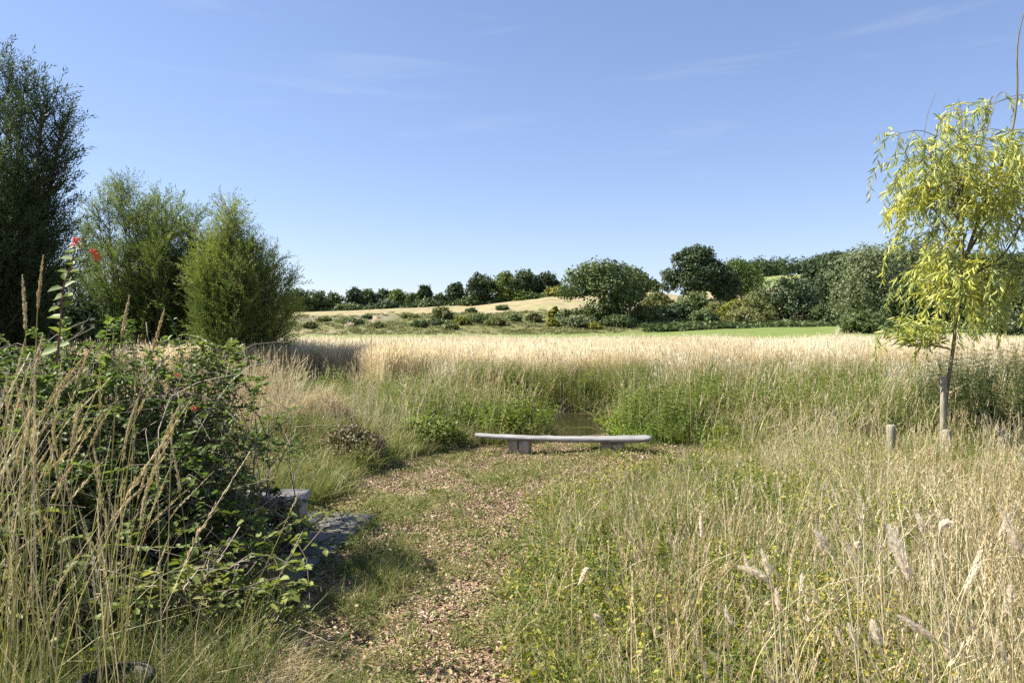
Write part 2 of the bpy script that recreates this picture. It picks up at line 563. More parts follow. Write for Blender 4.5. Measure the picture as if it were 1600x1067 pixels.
# pond water
m, N, L, p_ = newmat('pond_water')
p_.inputs['Base Color'].default_value = (.030, .026, .012, 1)
p_.inputs['Roughness'].default_value = .06
p_.inputs['IOR'].default_value = 1.33
nz = N.new('ShaderNodeTexNoise')
nz.inputs['Scale'].default_value = 5
nz.inputs['Detail'].default_value = 3
bp = N.new('ShaderNodeBump')
bp.inputs['Strength'].default_value = .06
bp.inputs['Distance'].default_value = .02
tcn = N.new('ShaderNodeTexCoord')
L.new(tcn.outputs['Object'], nz.inputs['Vector'])
L.new(nz.outputs[0], bp.inputs['Height'])
L.new(bp.outputs[0], p_.inputs['Normal'])
a = np.linspace(0, 2 * np.pi, 49)[:-1]
wv = np.stack([PC[0] + 1.15 * PR[0] * np.cos(a), PC[1] + 1.15 * PR[1] * np.sin(a), 0 * a - .40], 1)
g = G()
g.add(np.concatenate([wv, [[PC[0], PC[1], -.40]]]), np.array([(k, (k + 1) % 48, 48) for k in range(48)]))
tag(g.build('water', m), kind='structure')

# woodchip path: centre line edges in plan
PATH = np.array([(1.0, -1.0, .25), (2.2, -1.05, .2), (3.7, -1.25, -.02), (5.3, -1.35, -.03), (6.3, -1.75, .12), (7.2, -1.95, .33), (8.2, -1.85, .85), (8.9, -1.65, 1.5), (9.6, -1.45, 2.4), (10.3, -1.1, 2.95), (11.0, -.6, 2.7), (11.4, -.2, 2.3)])


def path_in(x, y):
    """>0 inside the path (metres from the nearer side)"""
    wob = .17 * hnoise(x, y, 2.2, 7) + .05 * hnoise(x, y, 5.1, 8)
    l = np.interp(y, PATH[:, 0], PATH[:, 1])
    r = np.interp(y, PATH[:, 0], PATH[:, 2])
    v = np.minimum(x - l, r - x) + wob
    return np.where((y < 1.0) | (y > 11.4), -1, v)


g = G()
yy = np.linspace(1.0, 11.4, 105)
tt = np.linspace(-.06, 1.06, 30)
l = np.interp(yy, PATH[:, 0], PATH[:, 1])[:, None]
r = np.interp(yy, PATH[:, 0], PATH[:, 2])[:, None]
px_ = l + (r - l) * tt[None]
py_ = np.broadcast_to(yy[:, None], px_.shape)
pz_ = H(px_, py_) + .012
i = np.arange(len(yy) - 1)[:, None] * 30
j = np.arange(29)[None]
g.add(np.stack([px_, py_, pz_], -1).reshape(-1, 3), np.stack([i + j, i + j + 1, i + 31 + j, i + 30 + j], -1).reshape(-1, 4))
M['path'] = noisemat('path_soil', [(.25, (.10, .065, .04)), (.5, (.27, .18, .115)), (.75, (.42, .30, .20))], scale=38, detail=6, bump=.9, bscale=60, rough=.95)
tag(g.build('path', M['path']), kind='structure')


# ------------------------------------------------------------------ scattering of uncountable growth (geometry nodes, kind = stuff)
def source(tag_, geoms, mat, smooth=False):
    col = bpy.data.collections.new(tag_ + '_sources')
    for k, q in enumerate(geoms):
        me = q.mesh(tag_ + '_piece', mat, smooth)
        col.objects.link(bpy.data.objects.new('%s_piece_%02d' % (tag_, k), me))
    return col, len(geoms)


def scatter(name, src, P, scale, tilt=.12, smooth=False, rot=None):
    col, n = src
    K = len(P)
    me = bpy.data.meshes.new(name)
    me.vertices.add(K)
    me.vertices.foreach_set('co', np.ascontiguousarray(P, np.float32).ravel())
    if rot is None:
        rot = np.stack([rng.normal(0, tilt, K), rng.normal(0, tilt, K), rng.uniform(0, 6.283, K)], 1)
    a = me.attributes.new('rot', 'FLOAT_VECTOR', 'POINT')
    a.data.foreach_set('vector', rot.astype(np.float32).ravel())
    a = me.attributes.new('scl', 'FLOAT', 'POINT')
    a.data.foreach_set('value', np.broadcast_to(scale, (K,)).astype(np.float32))
    a = me.attributes.new('pick', 'INT', 'POINT')
    a.data.foreach_set('value', rng.integers(0, n, K).astype(np.int32))
    o = bpy.data.objects.new(name, me)
    COL.objects.link(o)
    ng = bpy.data.node_groups.new(name + '_scatter', 'GeometryNodeTree')
    ng.interface.new_socket('Geometry', in_out='INPUT', socket_type='NodeSocketGeometry')
    ng.interface.new_socket('Geometry', in_out='OUTPUT', socket_type='NodeSocketGeometry')
    nn, ll = ng.nodes, ng.links
    gi, go = nn.new('NodeGroupInput'), nn.new('NodeGroupOutput')
    ip, ci = nn.new('GeometryNodeInstanceOnPoints'), nn.new('GeometryNodeCollectionInfo')
    ci.inputs[0].default_value = col
    ci.inputs['Separate Children'].default_value = True
    ci.inputs['Reset Children'].default_value = True
    ip.inputs['Pick Instance'].default_value = True

    def attr(nm, ty):
        q = nn.new('GeometryNodeInputNamedAttribute')
        q.data_type = ty
        q.inputs['Name'].default_value = nm
        return q.outputs['Attribute']
    er = nn.new('FunctionNodeEulerToRotation')
    ll.new(attr('rot', 'FLOAT_VECTOR'), er.inputs[0])
    ll.new(er.outputs[0], ip.inputs['Rotation'])
    ll.new(attr('scl', 'FLOAT'), ip.inputs['Scale'])
    ll.new(attr('pick', 'INT'), ip.inputs['Instance Index'])
    ll.new(gi.outputs[0], ip.inputs['Points'])
    ll.new(ci.outputs[0], ip.inputs['Instance'])
    ll.new(ip.outputs[0], go.inputs[0])
    o.modifiers.new('scatter', 'NODES').node_group = ng
    return tag(o, kind='stuff')


def pts(n, x0, x1, y0, y1, keep=None, dz=0.0):
    x = rng.uniform(x0, x1, n)
    y = rng.uniform(y0, y1, n)
    if keep is not None:
        k = keep(x, y)
        if k.dtype != bool:
            k = rng.random(n) < k
        x, y = x[k], y[k]
    return np.stack([x, y, H(x, y) + dz], 1)


def disk(n, r):
    a = rng.uniform(0, 6.283, n)
    q = r * np.sqrt(rng.random(n))
    return np.stack([q * np.cos(a), q * np.sin(a), 0 * a], 1)


def straw_clump(n, r, h, w, pw):
    g = G()
    b = disk(n, r)
    hh = rng.normal(h, h * .13, n)
    T = rng.random(n)
    ln = np.abs(rng.normal(.10, .10, n))
    P = blades(g, b, hh, w, ln, rng.uniform(0, 6.283, n), 3, T, tipw=.6)
    tip = P[:, -1]
    d = nrm(P[:, -1] - P[:, -2])
    tV, tF = leaf2(1.0)
    L_ = rng.uniform(.10, .17, n)
    V = tV * np.array([pw / .13, 1, pw / .13])
    place(g, V, tF, tip - d * .04, frames(d, rdir(n)), L_, np.clip(T + .25, 0, 1))
    k = n // 2     # basal leaves
    blades(g, disk(k, r * 1.2), rng.uniform(.25, .6, k) * h, w * 1.3, rng.uniform(.3, 1.0, k), rng.uniform(0, 6.28, k), 3, rng.random(k) * .6)
    return g


def tuft(n, r, h, w, lean=.6):
    g = G()
    blades(g, disk(n, r), h * rng.uniform(.45, 1.1, n), w * rng.uniform(.7, 1.2, n), np.abs(rng.normal(lean, .35, n)), rng.uniform(0, 6.283, n), 3, rng.random(n))
    return g


def spike(g, P, L_, n, ls, ws, spread=.35, T=.6, rad=.0):
    """a seed head: narrow spikelets packed round the end of a stem; P is the stem polyline"""
    t = 1 - rng.random(n) ** .9 * L_
    idx = t * (len(P) - 1)
    k = np.minimum(idx.astype(int), len(P) - 2)
    f = (idx - k)[:, None]
    q = P[k] * (1 - f) + P[k + 1] * f
    d = nrm(P[k + 1] - P[k])
    side = rdir(n)
    side = side - d * np.sum(side * d, -1, keepdims=True)
    v = (t - (1 - L_)) / L_
    q = q + side * (rad * np.sin(np.pi * np.clip(v * .85 + .1, 0, 1)) ** .7 * rng.uniform(.3, 1, n))[:, None]
    dd = nrm(d + side * spread * .6 + rdir(n) * spread * .6)
    s = ls * rng.uniform(.6, 1.2, n) * np.clip(1.35 - 1.1 * (t - (1 - L_)) / L_, .35, 1)
    tV, tF = leaf2(ws / ls)
    place(g, tV, tF, q, frames(dd, rdir(n)), s, np.clip(T + rng.normal(0, .25, n), 0, 1))


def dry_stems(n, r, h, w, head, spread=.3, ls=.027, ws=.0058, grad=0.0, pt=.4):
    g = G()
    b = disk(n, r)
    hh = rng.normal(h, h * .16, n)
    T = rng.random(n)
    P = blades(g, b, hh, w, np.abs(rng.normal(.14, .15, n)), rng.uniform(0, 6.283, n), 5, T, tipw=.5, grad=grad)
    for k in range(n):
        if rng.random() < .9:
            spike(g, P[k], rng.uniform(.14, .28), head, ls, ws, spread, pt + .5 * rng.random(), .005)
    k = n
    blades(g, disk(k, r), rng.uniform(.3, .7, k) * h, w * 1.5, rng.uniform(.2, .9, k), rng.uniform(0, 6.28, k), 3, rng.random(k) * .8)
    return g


def leafy_stem(g, base, h, n_pairs, ll_, wr, lean=.15, T0=.5, droop=-.15, stem=.004):
    az = rng.uniform(0, 6.283)
    t = np.linspace(0, 1, 6)
    ax = np.stack([base[0] + np.cos(az) * lean * h * t ** 2, base[1] + np.sin(az) * lean * h * t ** 2, base[2] + h * t], 1)
    tube(g, ax, stem * (1 - .6 * t), 3, .55, cap=False)
    t = np.repeat(np.linspace(.18, 1, n_pairs), 2)
    q = np.stack([np.interp(t, np.linspace(0, 1, 6), ax[:, c]) for c in range(3)], 1)
    a = np.repeat(np.arange(n_pairs) * 1.57, 2) + np.tile([0, np.pi], n_pairs) + rng.normal(0, .35, 2 * n_pairs)
    e = droop + .7 * (t - .4) + rng.normal(0, .25, 2 * n_pairs)
    d = np.stack([np.cos(a) * np.cos(e), np.sin(a) * np.cos(e), np.sin(e)], 1)
    tV, tF = leaf_oval(wr)
    s = ll_ * (1.15 - .65 * t ** 2) * rng.uniform(.7, 1.15, len(t))
    place(g, tV, tF, q, frames(d, (0, 0, 1)), s, np.clip(T0 + rng.normal(0, .22, len(t)), 0, 1))


def nettle(n, r, h, ll_, wr=.45, pairs=9, lean=.18):
    g = G()
    for b in disk(n, r):
        leafy_stem(g, b, h * rng.uniform(.7, 1.1), pairs, ll_, wr, lean, rng.uniform(.3, .7))
    return g


def cover_patch(n, r, ll_, hmax=.12):
    g = G()
    b = disk(n, r)
    b[:, 2] = rng.uniform(.02, hmax, n)
    d = rdir(n, -.25, .6)
    tV, tF = leaf_oval(.55)
    place(g, tV, tF, b, frames(d, rdir(n, .4, 1)), ll_ * rng.uniform(.5, 1.2, n), rng.random(n))
    return g


def chip_piece():
    l_, w_, t_ = rng.uniform(.014, .032), rng.uniform(.005, .013), rng.uniform(.002, .005)
    V = np.array([(sx * l_ / 2, sy * w_ / 2, sz * t_ / 2) for sx in (-1, 1) for sy in (-1, 1) for sz in (-1, 1)])
    V += rng.normal(0, 1, V.shape) * np.array([l_ * .12, w_ * .15, t_ * .2])
    return G().add(V, [(0, 1, 3, 2), (4, 6, 7, 5), (0, 4, 5, 1), (2, 3, 7, 6), (0, 2, 6, 4), (1, 5, 7, 3)])


SRC = {
    'straw': source('straw', [straw_clump(44, .30, 1.0, .007, .015) for _ in range(5)], M['straw']),
    'grass': source('grass', [tuft(30, .12, .42, .006, .55) for _ in range(5)], M['grass']),
    'lawn': source('lawn', [tuft(30, .12, .22, .006, .8) for _ in range(5)], M['lawn']),
    'dry': source('dry_stems', [dry_stems(7, .18, .72, .0034, 40) for _ in range(6)], M['dry_stem']),
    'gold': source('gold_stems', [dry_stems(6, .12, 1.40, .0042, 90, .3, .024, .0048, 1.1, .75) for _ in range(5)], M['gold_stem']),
    'nettle': source('nettle', [nettle(5, .16, .75, .085) for _ in range(5)], M['nettle']),
    'bright': source('bright_leaf', [nettle(5, .20, .55, .085, .6, 7, .45) for _ in range(4)], M['bright_leaf']),
    'dock': source('dock', [nettle(4, .14, 1.25, .10, .32, 15, .12) for _ in range(4)], M['dock_dark']),
    'cover': source('cover', [cover_patch(44, .16, .029) for _ in range(5)], M['cover_leaf']),
    'weed': source('weed', [cover_patch(14, .10, .026, .04) for _ in range(4)], M['grass']),
    'chip': source('chip', [chip_piece() for _ in range(8)], M['chip']),
    'thatch': source('thatch', [tuft(22, .16, .22, .0045, 1.5) for _ in range(4)], M['dry_stem']),
}

sm = lambda v, a, b: np.clip((v - a) / (b - a), 0, 1)
off_camera = lambda x, y: np.hypot(x, y) > 1.7
view = lambda x, y, mgn=2.0: np.abs(x) < .78 * y + mgn
dry_land = lambda x, y: pond_r(x, y) > 1.0


def slab_clear(x, y):
    return ~((x > -2.9) & (x < -1.24 + .08 * hnoise(x, y, 3.0, 2)) & (y > 4.55) & (y < 6.95))


# straw meadow
def k_straw(x, y):
    front = 22.0 + 1.8 * hnoise(x, y, .35, 2) + .8 * hnoise(x, y, 1.1, 5) + 1.5 * sm(x, 3, 12) + 2.0 * sm(-x, .5, 7) - 5.0 * sm(-x, 11, 16)
    return view(x, y, 6) & (y > front) & (y < 41 + 2.5 * hnoise(x, y, .2, 3))


P = pts(60000, -42, 42, 17, 44, k_straw)
scatter('straw_meadow', SRC['straw'], P, rng.uniform(.78, 1.08, len(P)) * (1 + .10 * hnoise(P[:, 0], P[:, 1], .3, 6) + .07 * hnoise(P[:, 0], P[:, 1], 1.3, 2)), .08)

P = pts(3200, -11, -3, 22.5, 27.5, k_straw)
scatter('straw_front', SRC['straw'], P, rng.uniform(.85, 1.1, len(P)), .06)

# green growth under and in front of the straw, pond banks and right meadow
def k_bank(x, y):
    d = sm(y, 10.8, 12.5) * (1 - sm(y, 21, 24)) * dry_land(x, y) * view(x, y)
    open_left = (x < -1.6) & (y < 26)          # short grass on the left mound
    view_gap = (np.abs(x - 1.5 * y / 16.6) < .80 * y / 14) & (y < 16) & (y > 9)
    return d * np.where(open_left, .05, 1) * np.where(view_gap, 0.0, 1)


P = pts(16000, -16, 20, 10.5, 24, lambda x, y: k_bank(x, y) * (.35 + .65 * sm(hnoise(x, y, .4, 22), -.4, .4)))
s = rng.uniform(.7, 1.25, len(P))
scatter('nettle_bank', SRC['nettle'], P, s, .12)
P = pts(16000, -16, 20, 10.3, 25, k_bank)
scatter('bank_grass', SRC['grass'], P, rng.uniform(1.0, 1.9, len(P)), .15)
P = pts(5600, -16, 20, 10.8, 25, lambda x, y: k_bank(x, y) * (.35 + .65 * sm(hnoise(x, y, .45, 3), -.2, .6)))
scatter('bank_dry_stems', SRC['dry'], P, rng.uniform(1.1, 1.75, len(P)), .16)
P = pts(420, -20, 24, 22, 33, lambda x, y: view(x, y) * sm(hnoise(x, y, .33, 17), .0, .6))
scatter('meadow_green_patches', SRC['grass'], P, rng.uniform(1.9, 2.6, len(P)), .12)
P = pts(900, -7, 16, 14, 23, lambda x, y: k_bank(x, y) * sm(hnoise(x, y, .55, 31), .05, .6))
scatter('bank_straw_tufts', SRC['straw'], P, rng.uniform(.8, 1.05, len(P)), .2)
P = pts(7000, -16, 20, 10.3, 25, lambda x, y: k_bank(x, y) * sm(hnoise(x, y, .5, 13), -.4, .4))
scatter('bank_pale_grass', SRC['lawn'], P, rng.uniform(2.0, 4.0, len(P)), .18)
# bright leafy growth right of the pond
P = pts(1300, 1.5, 6.6, 11.0, 15.5, lambda x, y: dry_land(x, y) & (x > .142 * y) & (rng.random(len(x)) < 1.2 - (x - .125 * y) / 3.2 + .6 * hnoise(x, y, 1.3, 3)))
scatter('leafy_growth', SRC['bright'], P, rng.uniform(.3, .85, len(P)) * (1 + .45 * hnoise(P[:, 0], P[:, 1], 1.7, 8)), .35)
P = pts(500, -1.2, .7, 11.6, 14.2, lambda x, y: dry_land(x, y) & (x < .036 * y))
scatter('pond_edge_leaves', SRC['bright'], P, rng.uniform(.5, 1.0, len(P)), .2)

# left mound: short yellowish grass
def k_mound(x, y):
    edge = path_in(x, y) < -.02
    return edge & (x < .6) & (y > 7.4) & (y < 21) & view(x, y) & dry_land(x, y)


P = pts(29000, -13, .6, 7.4, 21, k_mound)
scatter('mound_grass', SRC['lawn'], P, rng.uniform(.8, 1.8, len(P)), .2)
P = pts(6000, -9, .4, 8.5, 18, lambda x, y: k_mound(x, y) * sm(hnoise(x, y, .8, 9), -.3, .5))
scatter('mound_tall_grass', SRC['grass'], P, rng.uniform(.6, 1.25, len(P)), .25)
P = pts(900, -9, .4, 9.5, 15.5, lambda x, y: k_mound(x, y) * sm(hnoise(x, y, .6, 1), .0, .7))
scatter('mound_dry_stems', SRC['dry'], P, rng.uniform(.7, 1.35, len(P)), .25)
P = pts(2200, -8, .3, 8, 17, lambda x, y: k_mound(x, y) * sm(hnoise(x, y, 1.1, 4), .0, .6))
scatter('mound_weeds', SRC['nettle'], P, rng.uniform(.3, .65, len(P)), .25)

# right foreground
def k_right(x, y):
    r = np.interp(y, PATH[:, 0], PATH[:, 2])
    return (x > r + .04 + .12 * hnoise(x, y, 2.0, 3)) & (path_in(x, y) < .03) & off_camera(x, y) & view(x, y, 1.6)


def k_right_tall(x, y):
    r = np.interp(y, PATH[:, 0], PATH[:, 2])
    return k_right(x, y) * (.08 + .92 * sm(x - r + .3 * hnoise(x, y, 1.3, 5), .15, 1.1))


P = pts(22000, -.3, 11, 1.5, 12.5, lambda x, y: k_right(x, y) * (.35 + .65 * sm(x - np.interp(y, PATH[:, 0], PATH[:, 2]) + .4 * hnoise(x, y, 1.1, 15), .4, 1.6)))
scatter('right_grass', SRC['lawn'], P, rng.uniform(.8, 1.7, len(P)) * (1 - .55 * np.exp(-((P[:, 0] - 1.6) / 1.3) ** 2 - ((P[:, 1] - 9.2) / 1.6) ** 2)), .25)
P = pts(7200, -.3, 11, 1.5, 12.5, lambda x, y: (1 - .55 * sm(y, 5.5, 8)) * (1 - .8 * ((np.hypot(x - 6.35, y - 8.9) < .55) | (np.hypot(x - 5.15, y - 9.3) < .5) | (np.hypot(x - 5.85, y - 8.8) < .5))) * k_right_tall(x, y) * (.35 + .65 * sm(hnoise(x, y, .8, 21), -.5, .5)))
scatter('right_dry_stems', SRC['dry'], P, rng.uniform(.5, 1.12, len(P)) * (1 - .5 * np.exp(-((P[:, 0] - 1.6) / 1.5) ** 2 - ((P[:, 1] - 8.8) / 2.2) ** 2)), .2)
P = pts(11000, -.3, 10, 1.5, 10.5, lambda x, y: k_right(x, y) * (.15 + .85 * sm(hnoise(x, y, 1.1, 12), -.3, .4)) * (1 - .6 * sm(y, 5, 8)))
scatter('right_ground_cover', SRC['cover'], P + [0, 0, .03], rng.uniform(.7, 1.5, len(P)), .25)
P = pts(5500, -.3, 10, 1.5, 10.5, lambda x, y: k_right(x, y) * sm(hnoise(x, y, 1.1, 12), -.3, .5) * (1 - .6 * sm(y, 5, 8)))
scatter('right_cover_leaves', SRC['cover'], P + np.stack([0 * P[:, 0], 0 * P[:, 0], rng.uniform(.08, .30, len(P))], 1), rng.uniform(.7, 1.25, len(P)), .4)

# dark docks at the right edge
P = pts(230, 6.6, 10.5, 10.6, 14.5, lambda x, y: x > .62 * y - .6 + .5 * hnoise(x, y, 1.5, 2))
scatter('dock_growth', SRC['dock'], P, rng.uniform(.75, 1.15, len(P)), .1)

# left foreground: tall golden stems, grass at their feet
def k_left(x, y):
    l = np.interp(y, PATH[:, 0], PATH[:, 1])
    return (x < l - .02 + .2 * hnoise(x, y, 1.8, 6)) & off_camera(x, y) & view(x, y, 1.6) & (y < 8.2) & slab_clear(x, y)


P = pts(900, -3.6, -1.2, 2.0, 4.0, lambda x, y: off_camera(x, y) & (x < -.47 * y - .12) & (x > -.80 * y - .4))
scatter('tall_golden_grass', SRC['gold'], P[:36], rng.uniform(.72, 1.15, min(36, len(P))) * (1 + .12 * sm(-P[:36, 0], 1.6, 2.4)), .07)
P = pts(9000, -8, -1.0, 1.6, 8.2, k_left)
scatter('left_grass', SRC['grass'], P, rng.uniform(.5, 1.1, len(P)), .22)
P = pts(1500, -9, -3.2, 4.5, 12, lambda x, y: view(x, y) & (x < -.48 * y))
scatter('left_dry_stems', SRC['dry'], P, rng.uniform(1.1, 1.7, len(P)), .14)
P = pts(500, -6, -2.5, 9.0, 13.5, lambda x, y: view(x, y) & (x < -.30 * y) & (x > -.46 * y))
scatter('ditch_dry_stems', SRC['dry'], P, rng.uniform(1.0, 1.5, len(P)), .2)

# on the path: chips, weeds, grass patches
P = pts(150000, -2.2, 3.0, 1.4, 11.4, lambda x, y: path_in(x, y) > -.12, .016)
K = len(P)
P[:, 2] += rng.uniform(0, .012, K)
scatter('woodchips', SRC['chip'], P, rng.uniform(.4, 1.1, K) * np.where(rng.random(K) < .06, 1.7, 1), rot=np.stack([rng.normal(0, .4, K), rng.normal(0, .4, K), rng.uniform(0, 6.28, K)], 1))
patchy = lambda x, y: sm(hnoise(x, y, 1.25, 14) + .45 * hnoise(x, y, 3.7, 2), .0, .6)
centre = lambda x, y: np.exp(-((x + .95 + .02 * (y - 5)) / .38) ** 2) * (y < 7.5) * (.3 + .7 * sm(hnoise(x, y, 2.1, 5), -.3, .4))
P = pts(20000, -2.2, 3.0, 2.0, 11.4, lambda x, y: (path_in(x, y) > -.1) * np.clip(.26 + .6 * patchy(x, y), 0, 1), .015)
scatter('path_weeds', SRC['weed'], P, rng.uniform(.5, 1.25, len(P)), .2)
P = pts(9000, -2.2, 3.0, 2.6, 11.4, lambda x, y: (path_in(x, y) > -.1) * np.clip(.02 + .5 * patchy(x, y) ** 2 + centre(x, y), 0, 1) * slab_clear(x, y), .01)
scatter('path_grass', SRC['lawn'], P, rng.uniform(.3, .75, len(P)), .3)
P = pts(420, -1.5, -.3, 3.0, 6.6, lambda x, y: (centre(x, y) > .6) & slab_clear(x, y), .0)
scatter('path_tussocks', SRC['grass'], P, rng.uniform(.35, .7, len(P)), .3)
P = pts(900, -1.9, -.8, 2.4, 4.2, lambda x, y: x < -.33 * y + .1, .01)
scatter('dead_grass', SRC['thatch'], P, rng.uniform(.5, 1.0, len(P)), .3)

# dry cut-grass heap on the mound
q = disk(420, 1)
hx, hy = -2.85 + q[:, 0] * .45, 11.0 + q[:, 1] * .5
P = np.stack([hx, hy, H(hx, hy) + .38 * np.maximum(0, 1 - np.hypot(q[:, 0], q[:, 1]) ** 2)], 1)
scatter('dry_grass_heap', SRC['thatch'], P, rng.uniform(.7, 1.3, len(P)), .5)


# ------------------------------------------------------------------ far trees and bushes
def crown_geom(lobes, n, size, dens_in=.3, clump=9, flat=.25):
    g = G()
    lobes = np.asarray(lobes, float)
    wgt = (lobes[:, 3] * lobes[:, 4] + lobes[:, 5] * lobes[:, 3]) ** 1.0
    nc = max(8, n // clump)
    which = rng.choice(len(lobes), nc, p=wgt / wgt.sum())
    d = rdir(nc)
    rad = np.where(rng.random(nc) < dens_in, rng.uniform(.3, .85, nc), rng.uniform(.84, 1.06, nc))
    c = lobes[which, :3] + d * lobes[which, 3:6] * rad[:, None]
    cl = np.repeat(np.arange(nc), clump)
    cr_ = np.repeat(lobes[which, 3:6].mean(1) * .24 + size * .6, clump)
    P = c[cl] + rdir(len(cl)) * cr_[:, None] * rng.random((len(cl), 1)) ** .5
    keep = P[:, 2] > .05
    P, cl = P[keep], cl[keep]
    nn = nrm(d[cl] + rdir(len(cl)) * 1.0 + np.array([0, 0, .25]))
    dd = np.cross(nn, rdir(len(cl)))
    tV, tF = leaf2(.85)
    tint = np.clip(.5 + rng.normal(0, .16, nc)[cl] + rng.normal(0, .16, len(cl)), 0, 1)
    place(g, tV, tF, P, frames(dd, nn), size * rng.uniform(.6, 1.25, len(cl)), tint)
    return g


def auto_lobes(w, h, bole, style):
    """billowing lobes inside an uneven envelope; w = crown width, h = height, bole = clear trunk height"""
    out = []
    ch = h - bole
    nl = {'round': 13, 'tall': 11, 'spread': 16, 'bush': 9, 'airy': 14}[style]
    for k in range(nl):
        t = (k + rng.random()) / nl
        z = bole + ch * (.14 + .74 * t)
        if style == 'tall':
            prof = .95 * (1 - max(0, t - .25) / .95) ** .8
        elif style == 'bush':
            prof = math.sqrt(max(.05, 1 - t * t))
        else:
            prof = math.sqrt(max(.04, 1 - ((t - .42) / .62) ** 2))
        a = k * 2.4 + rng.uniform(-.4, .4)
        r_ = w * .5 * prof * rng.uniform(.35, .72)
        s = w * rng.uniform(.19, .27) * (.65 + .45 * prof)
        out.append((r_ * math.cos(a), r_ * math.sin(a), z, s, s, s * rng.uniform(.7, .95) * min(1.2, max(.6, ch / w))))
    out.append((0, 0, bole + ch * .5, w * .26, w * .26, ch * .36))
    return out


def trunk_geom(lobes, bole, r0, lean=(0, 0), n_limbs=6):
    g = G()
    lb = np.asarray(lobes)
    top = np.array([lb[:, 0].mean() + lean[0], lb[:, 1].mean() + lean[1], max(bole, .2) + (lb[:, 2].max() - bole) * .45])
    base = np.array([0, 0, -.4])
    mid = (base + top) / 2 + np.array([lean[0] * -.2 + .1 * r0, 0, 0])
    sp = spline([base, mid, top], 8)
    tube(g, sp, np.linspace(r0 * 1.15, r0 * .45, 8), 7, .5)
    for k in rng.permutation(len(lb))[:n_limbs]:
        s = sp[rng.integers(3, 7)]
        e = lb[k, :3]
        tube(g, spline([s, (s + e) / 2 + [0, 0, .08 * np.linalg.norm(e - s)], e], 6), np.linspace(r0 * .42, r0 * .10, 6), 5, .5)
    return g


def tree(name, label, cat, px, base_y, top_y, wpx, d, style, mat, group=None, bole=.12, n=2600, size=None, lobes=None, limbs=6, trunk_r=None, base_z=None):
    x = (px - 800) / FP * d
    z0 = float(H(x, d)) if base_z is None else base_z
    h = EYE + (HZ - top_y) / FP * d - z0
    w = wpx / FP * d
    root = thing(name, label, cat, (x, d, z0), group)
    lb = auto_lobes(w, h, bole * h, style) if lobes is None else [(a * w, b * w, c * h, e * w, e * w, f * h) for a, b, c, e, f in lobes]
    size = (size or max(.22, d * .0021)) * 1.45
    n = int(n * 1.5)
    crown_geom(lb, n, size, dens_in=.12 if style == 'airy' else .3).build('crown' if cat == 'tree' else 'foliage', M[mat], root)
    trunk_geom(lb, bole * h, trunk_r or max(.06, h * .022), n_limbs=limbs).build('trunk' if cat == 'tree' else 'stem', M['bark'], root)
    return root


HEDGE = 'hedge trees along the far field edge'
for a in [
    ('dark rounded tree closest to the willow shrubs, first of the far hedge row', 462, 452, 46, 'round', 'tree_dark', 2600),
    ('leafy tree just right of the hedge row end tree, with an uneven top', 494, 455, 32, 'round', 'tree_mid', 2000),
    ('small round green tree left of the first gap in the hedge row', 521, 458, 30, 'round', 'tree_mid', 1800),
    ('dense dark tree standing immediately left of the wooden pole', 556, 452, 28, 'round', 'tree_dark', 2000),
    ('rounded olive green tree directly behind the wooden pole', 575, 453, 26, 'round', 'tree_mid', 1800),
    ('dark bushy tree just right of the sky gap beside the wooden pole', 602, 454, 30, 'round', 'tree_dark', 2000),
    ('lighter green spreading tree in the far hedge row, right of the wooden pole', 622, 452, 30, 'round', 'tree_light', 2000),
    ('low rounded tree leaning against a taller pointed one in the far hedge row', 645, 459, 24, 'round', 'tree_mid', 1600),
    ('tall narrow dark tree in the middle of the far hedge row', 664, 446, 26, 'tall', 'tree_dark', 2000),
    ('smallest tree of the far hedge row, left of the dark cone shaped tree', 687, 460, 18, 'round', 'tree_mid', 1200),
    ('dark broad cone shaped tree standing apart on the far hedge line', 712, 442, 34, 'tall', 'tree_dark', 2600),
    ('tall dark tree with a rounded lumpy head, left of the pale airy tree', 750, 427, 40, 'round', 'tree_dark', 3200),
    ('pale airy light green tree between two dark trees of the far hedge row', 787, 425, 36, 'airy', 'tree_light', 2200),
    ('tall dark tree just right of the pale airy tree', 820, 422, 36, 'round', 'tree_dark', 3000),
    ('dark tree standing at the right end of the far hedge row', 855, 427, 36, 'round', 'tree_dark', 2800),
]:
    lb, cx, ty, w, st, mt, n = a
    tree('hedge_tree', lb, 'tree', cx, 480, ty, w * 1.12, 302 + rng.uniform(-4, 6), st, mt, HEDGE, .06, n)
# the low hedge that joins them
LOWH = 'low hedge bushes under the far trees'
for cx, ty, w, mt, lb in [
    (480, 478, 40, 'tree_mid', 'low green bush under the left end of the far hedge row'),
    (545, 479, 52, 'tree_mid', 'long low bush left of the wooden pole, under the dark tree'),
    (610, 475, 60, 'tree_dark', 'low dark bush under the lighter tree right of the pole'),
    (668, 472, 62, 'tree_mid', 'low green bush below the tall narrow dark tree'),
    (735, 468, 60, 'tree_mid', 'low green bush between the cone shaped and the lumpy headed tree'),
    (800, 455, 70, 'tree_light', 'light green bush below the pale airy tree'),
    (868, 452, 44, 'bush_yellow', 'low yellowish bush at the right end of the far hedge row'),
]:
    tree('hedge_bush', lb, 'bush', cx, 480, ty, w, 299, 'bush', mt, LOWH, .0, 1500, limbs=3)

# pole in front of the hedge row
d = 262
x = (577 - 800) / FP * d
z0 = float(H(x, d))
g = G()
zt = EYE + (HZ - 473) / FP * d
tube(g, [(0, 0, -.5), (0, 0, (zt - z0) * .5), (0, 0, zt - z0)], [.15, .14, .12], 8)
o = g.build('wooden_pole', M['pole_wood'], loc=(x, d, z0))
tag(o, 'plain brown wooden pole on the bank in front of the far hedge row', 'pole')

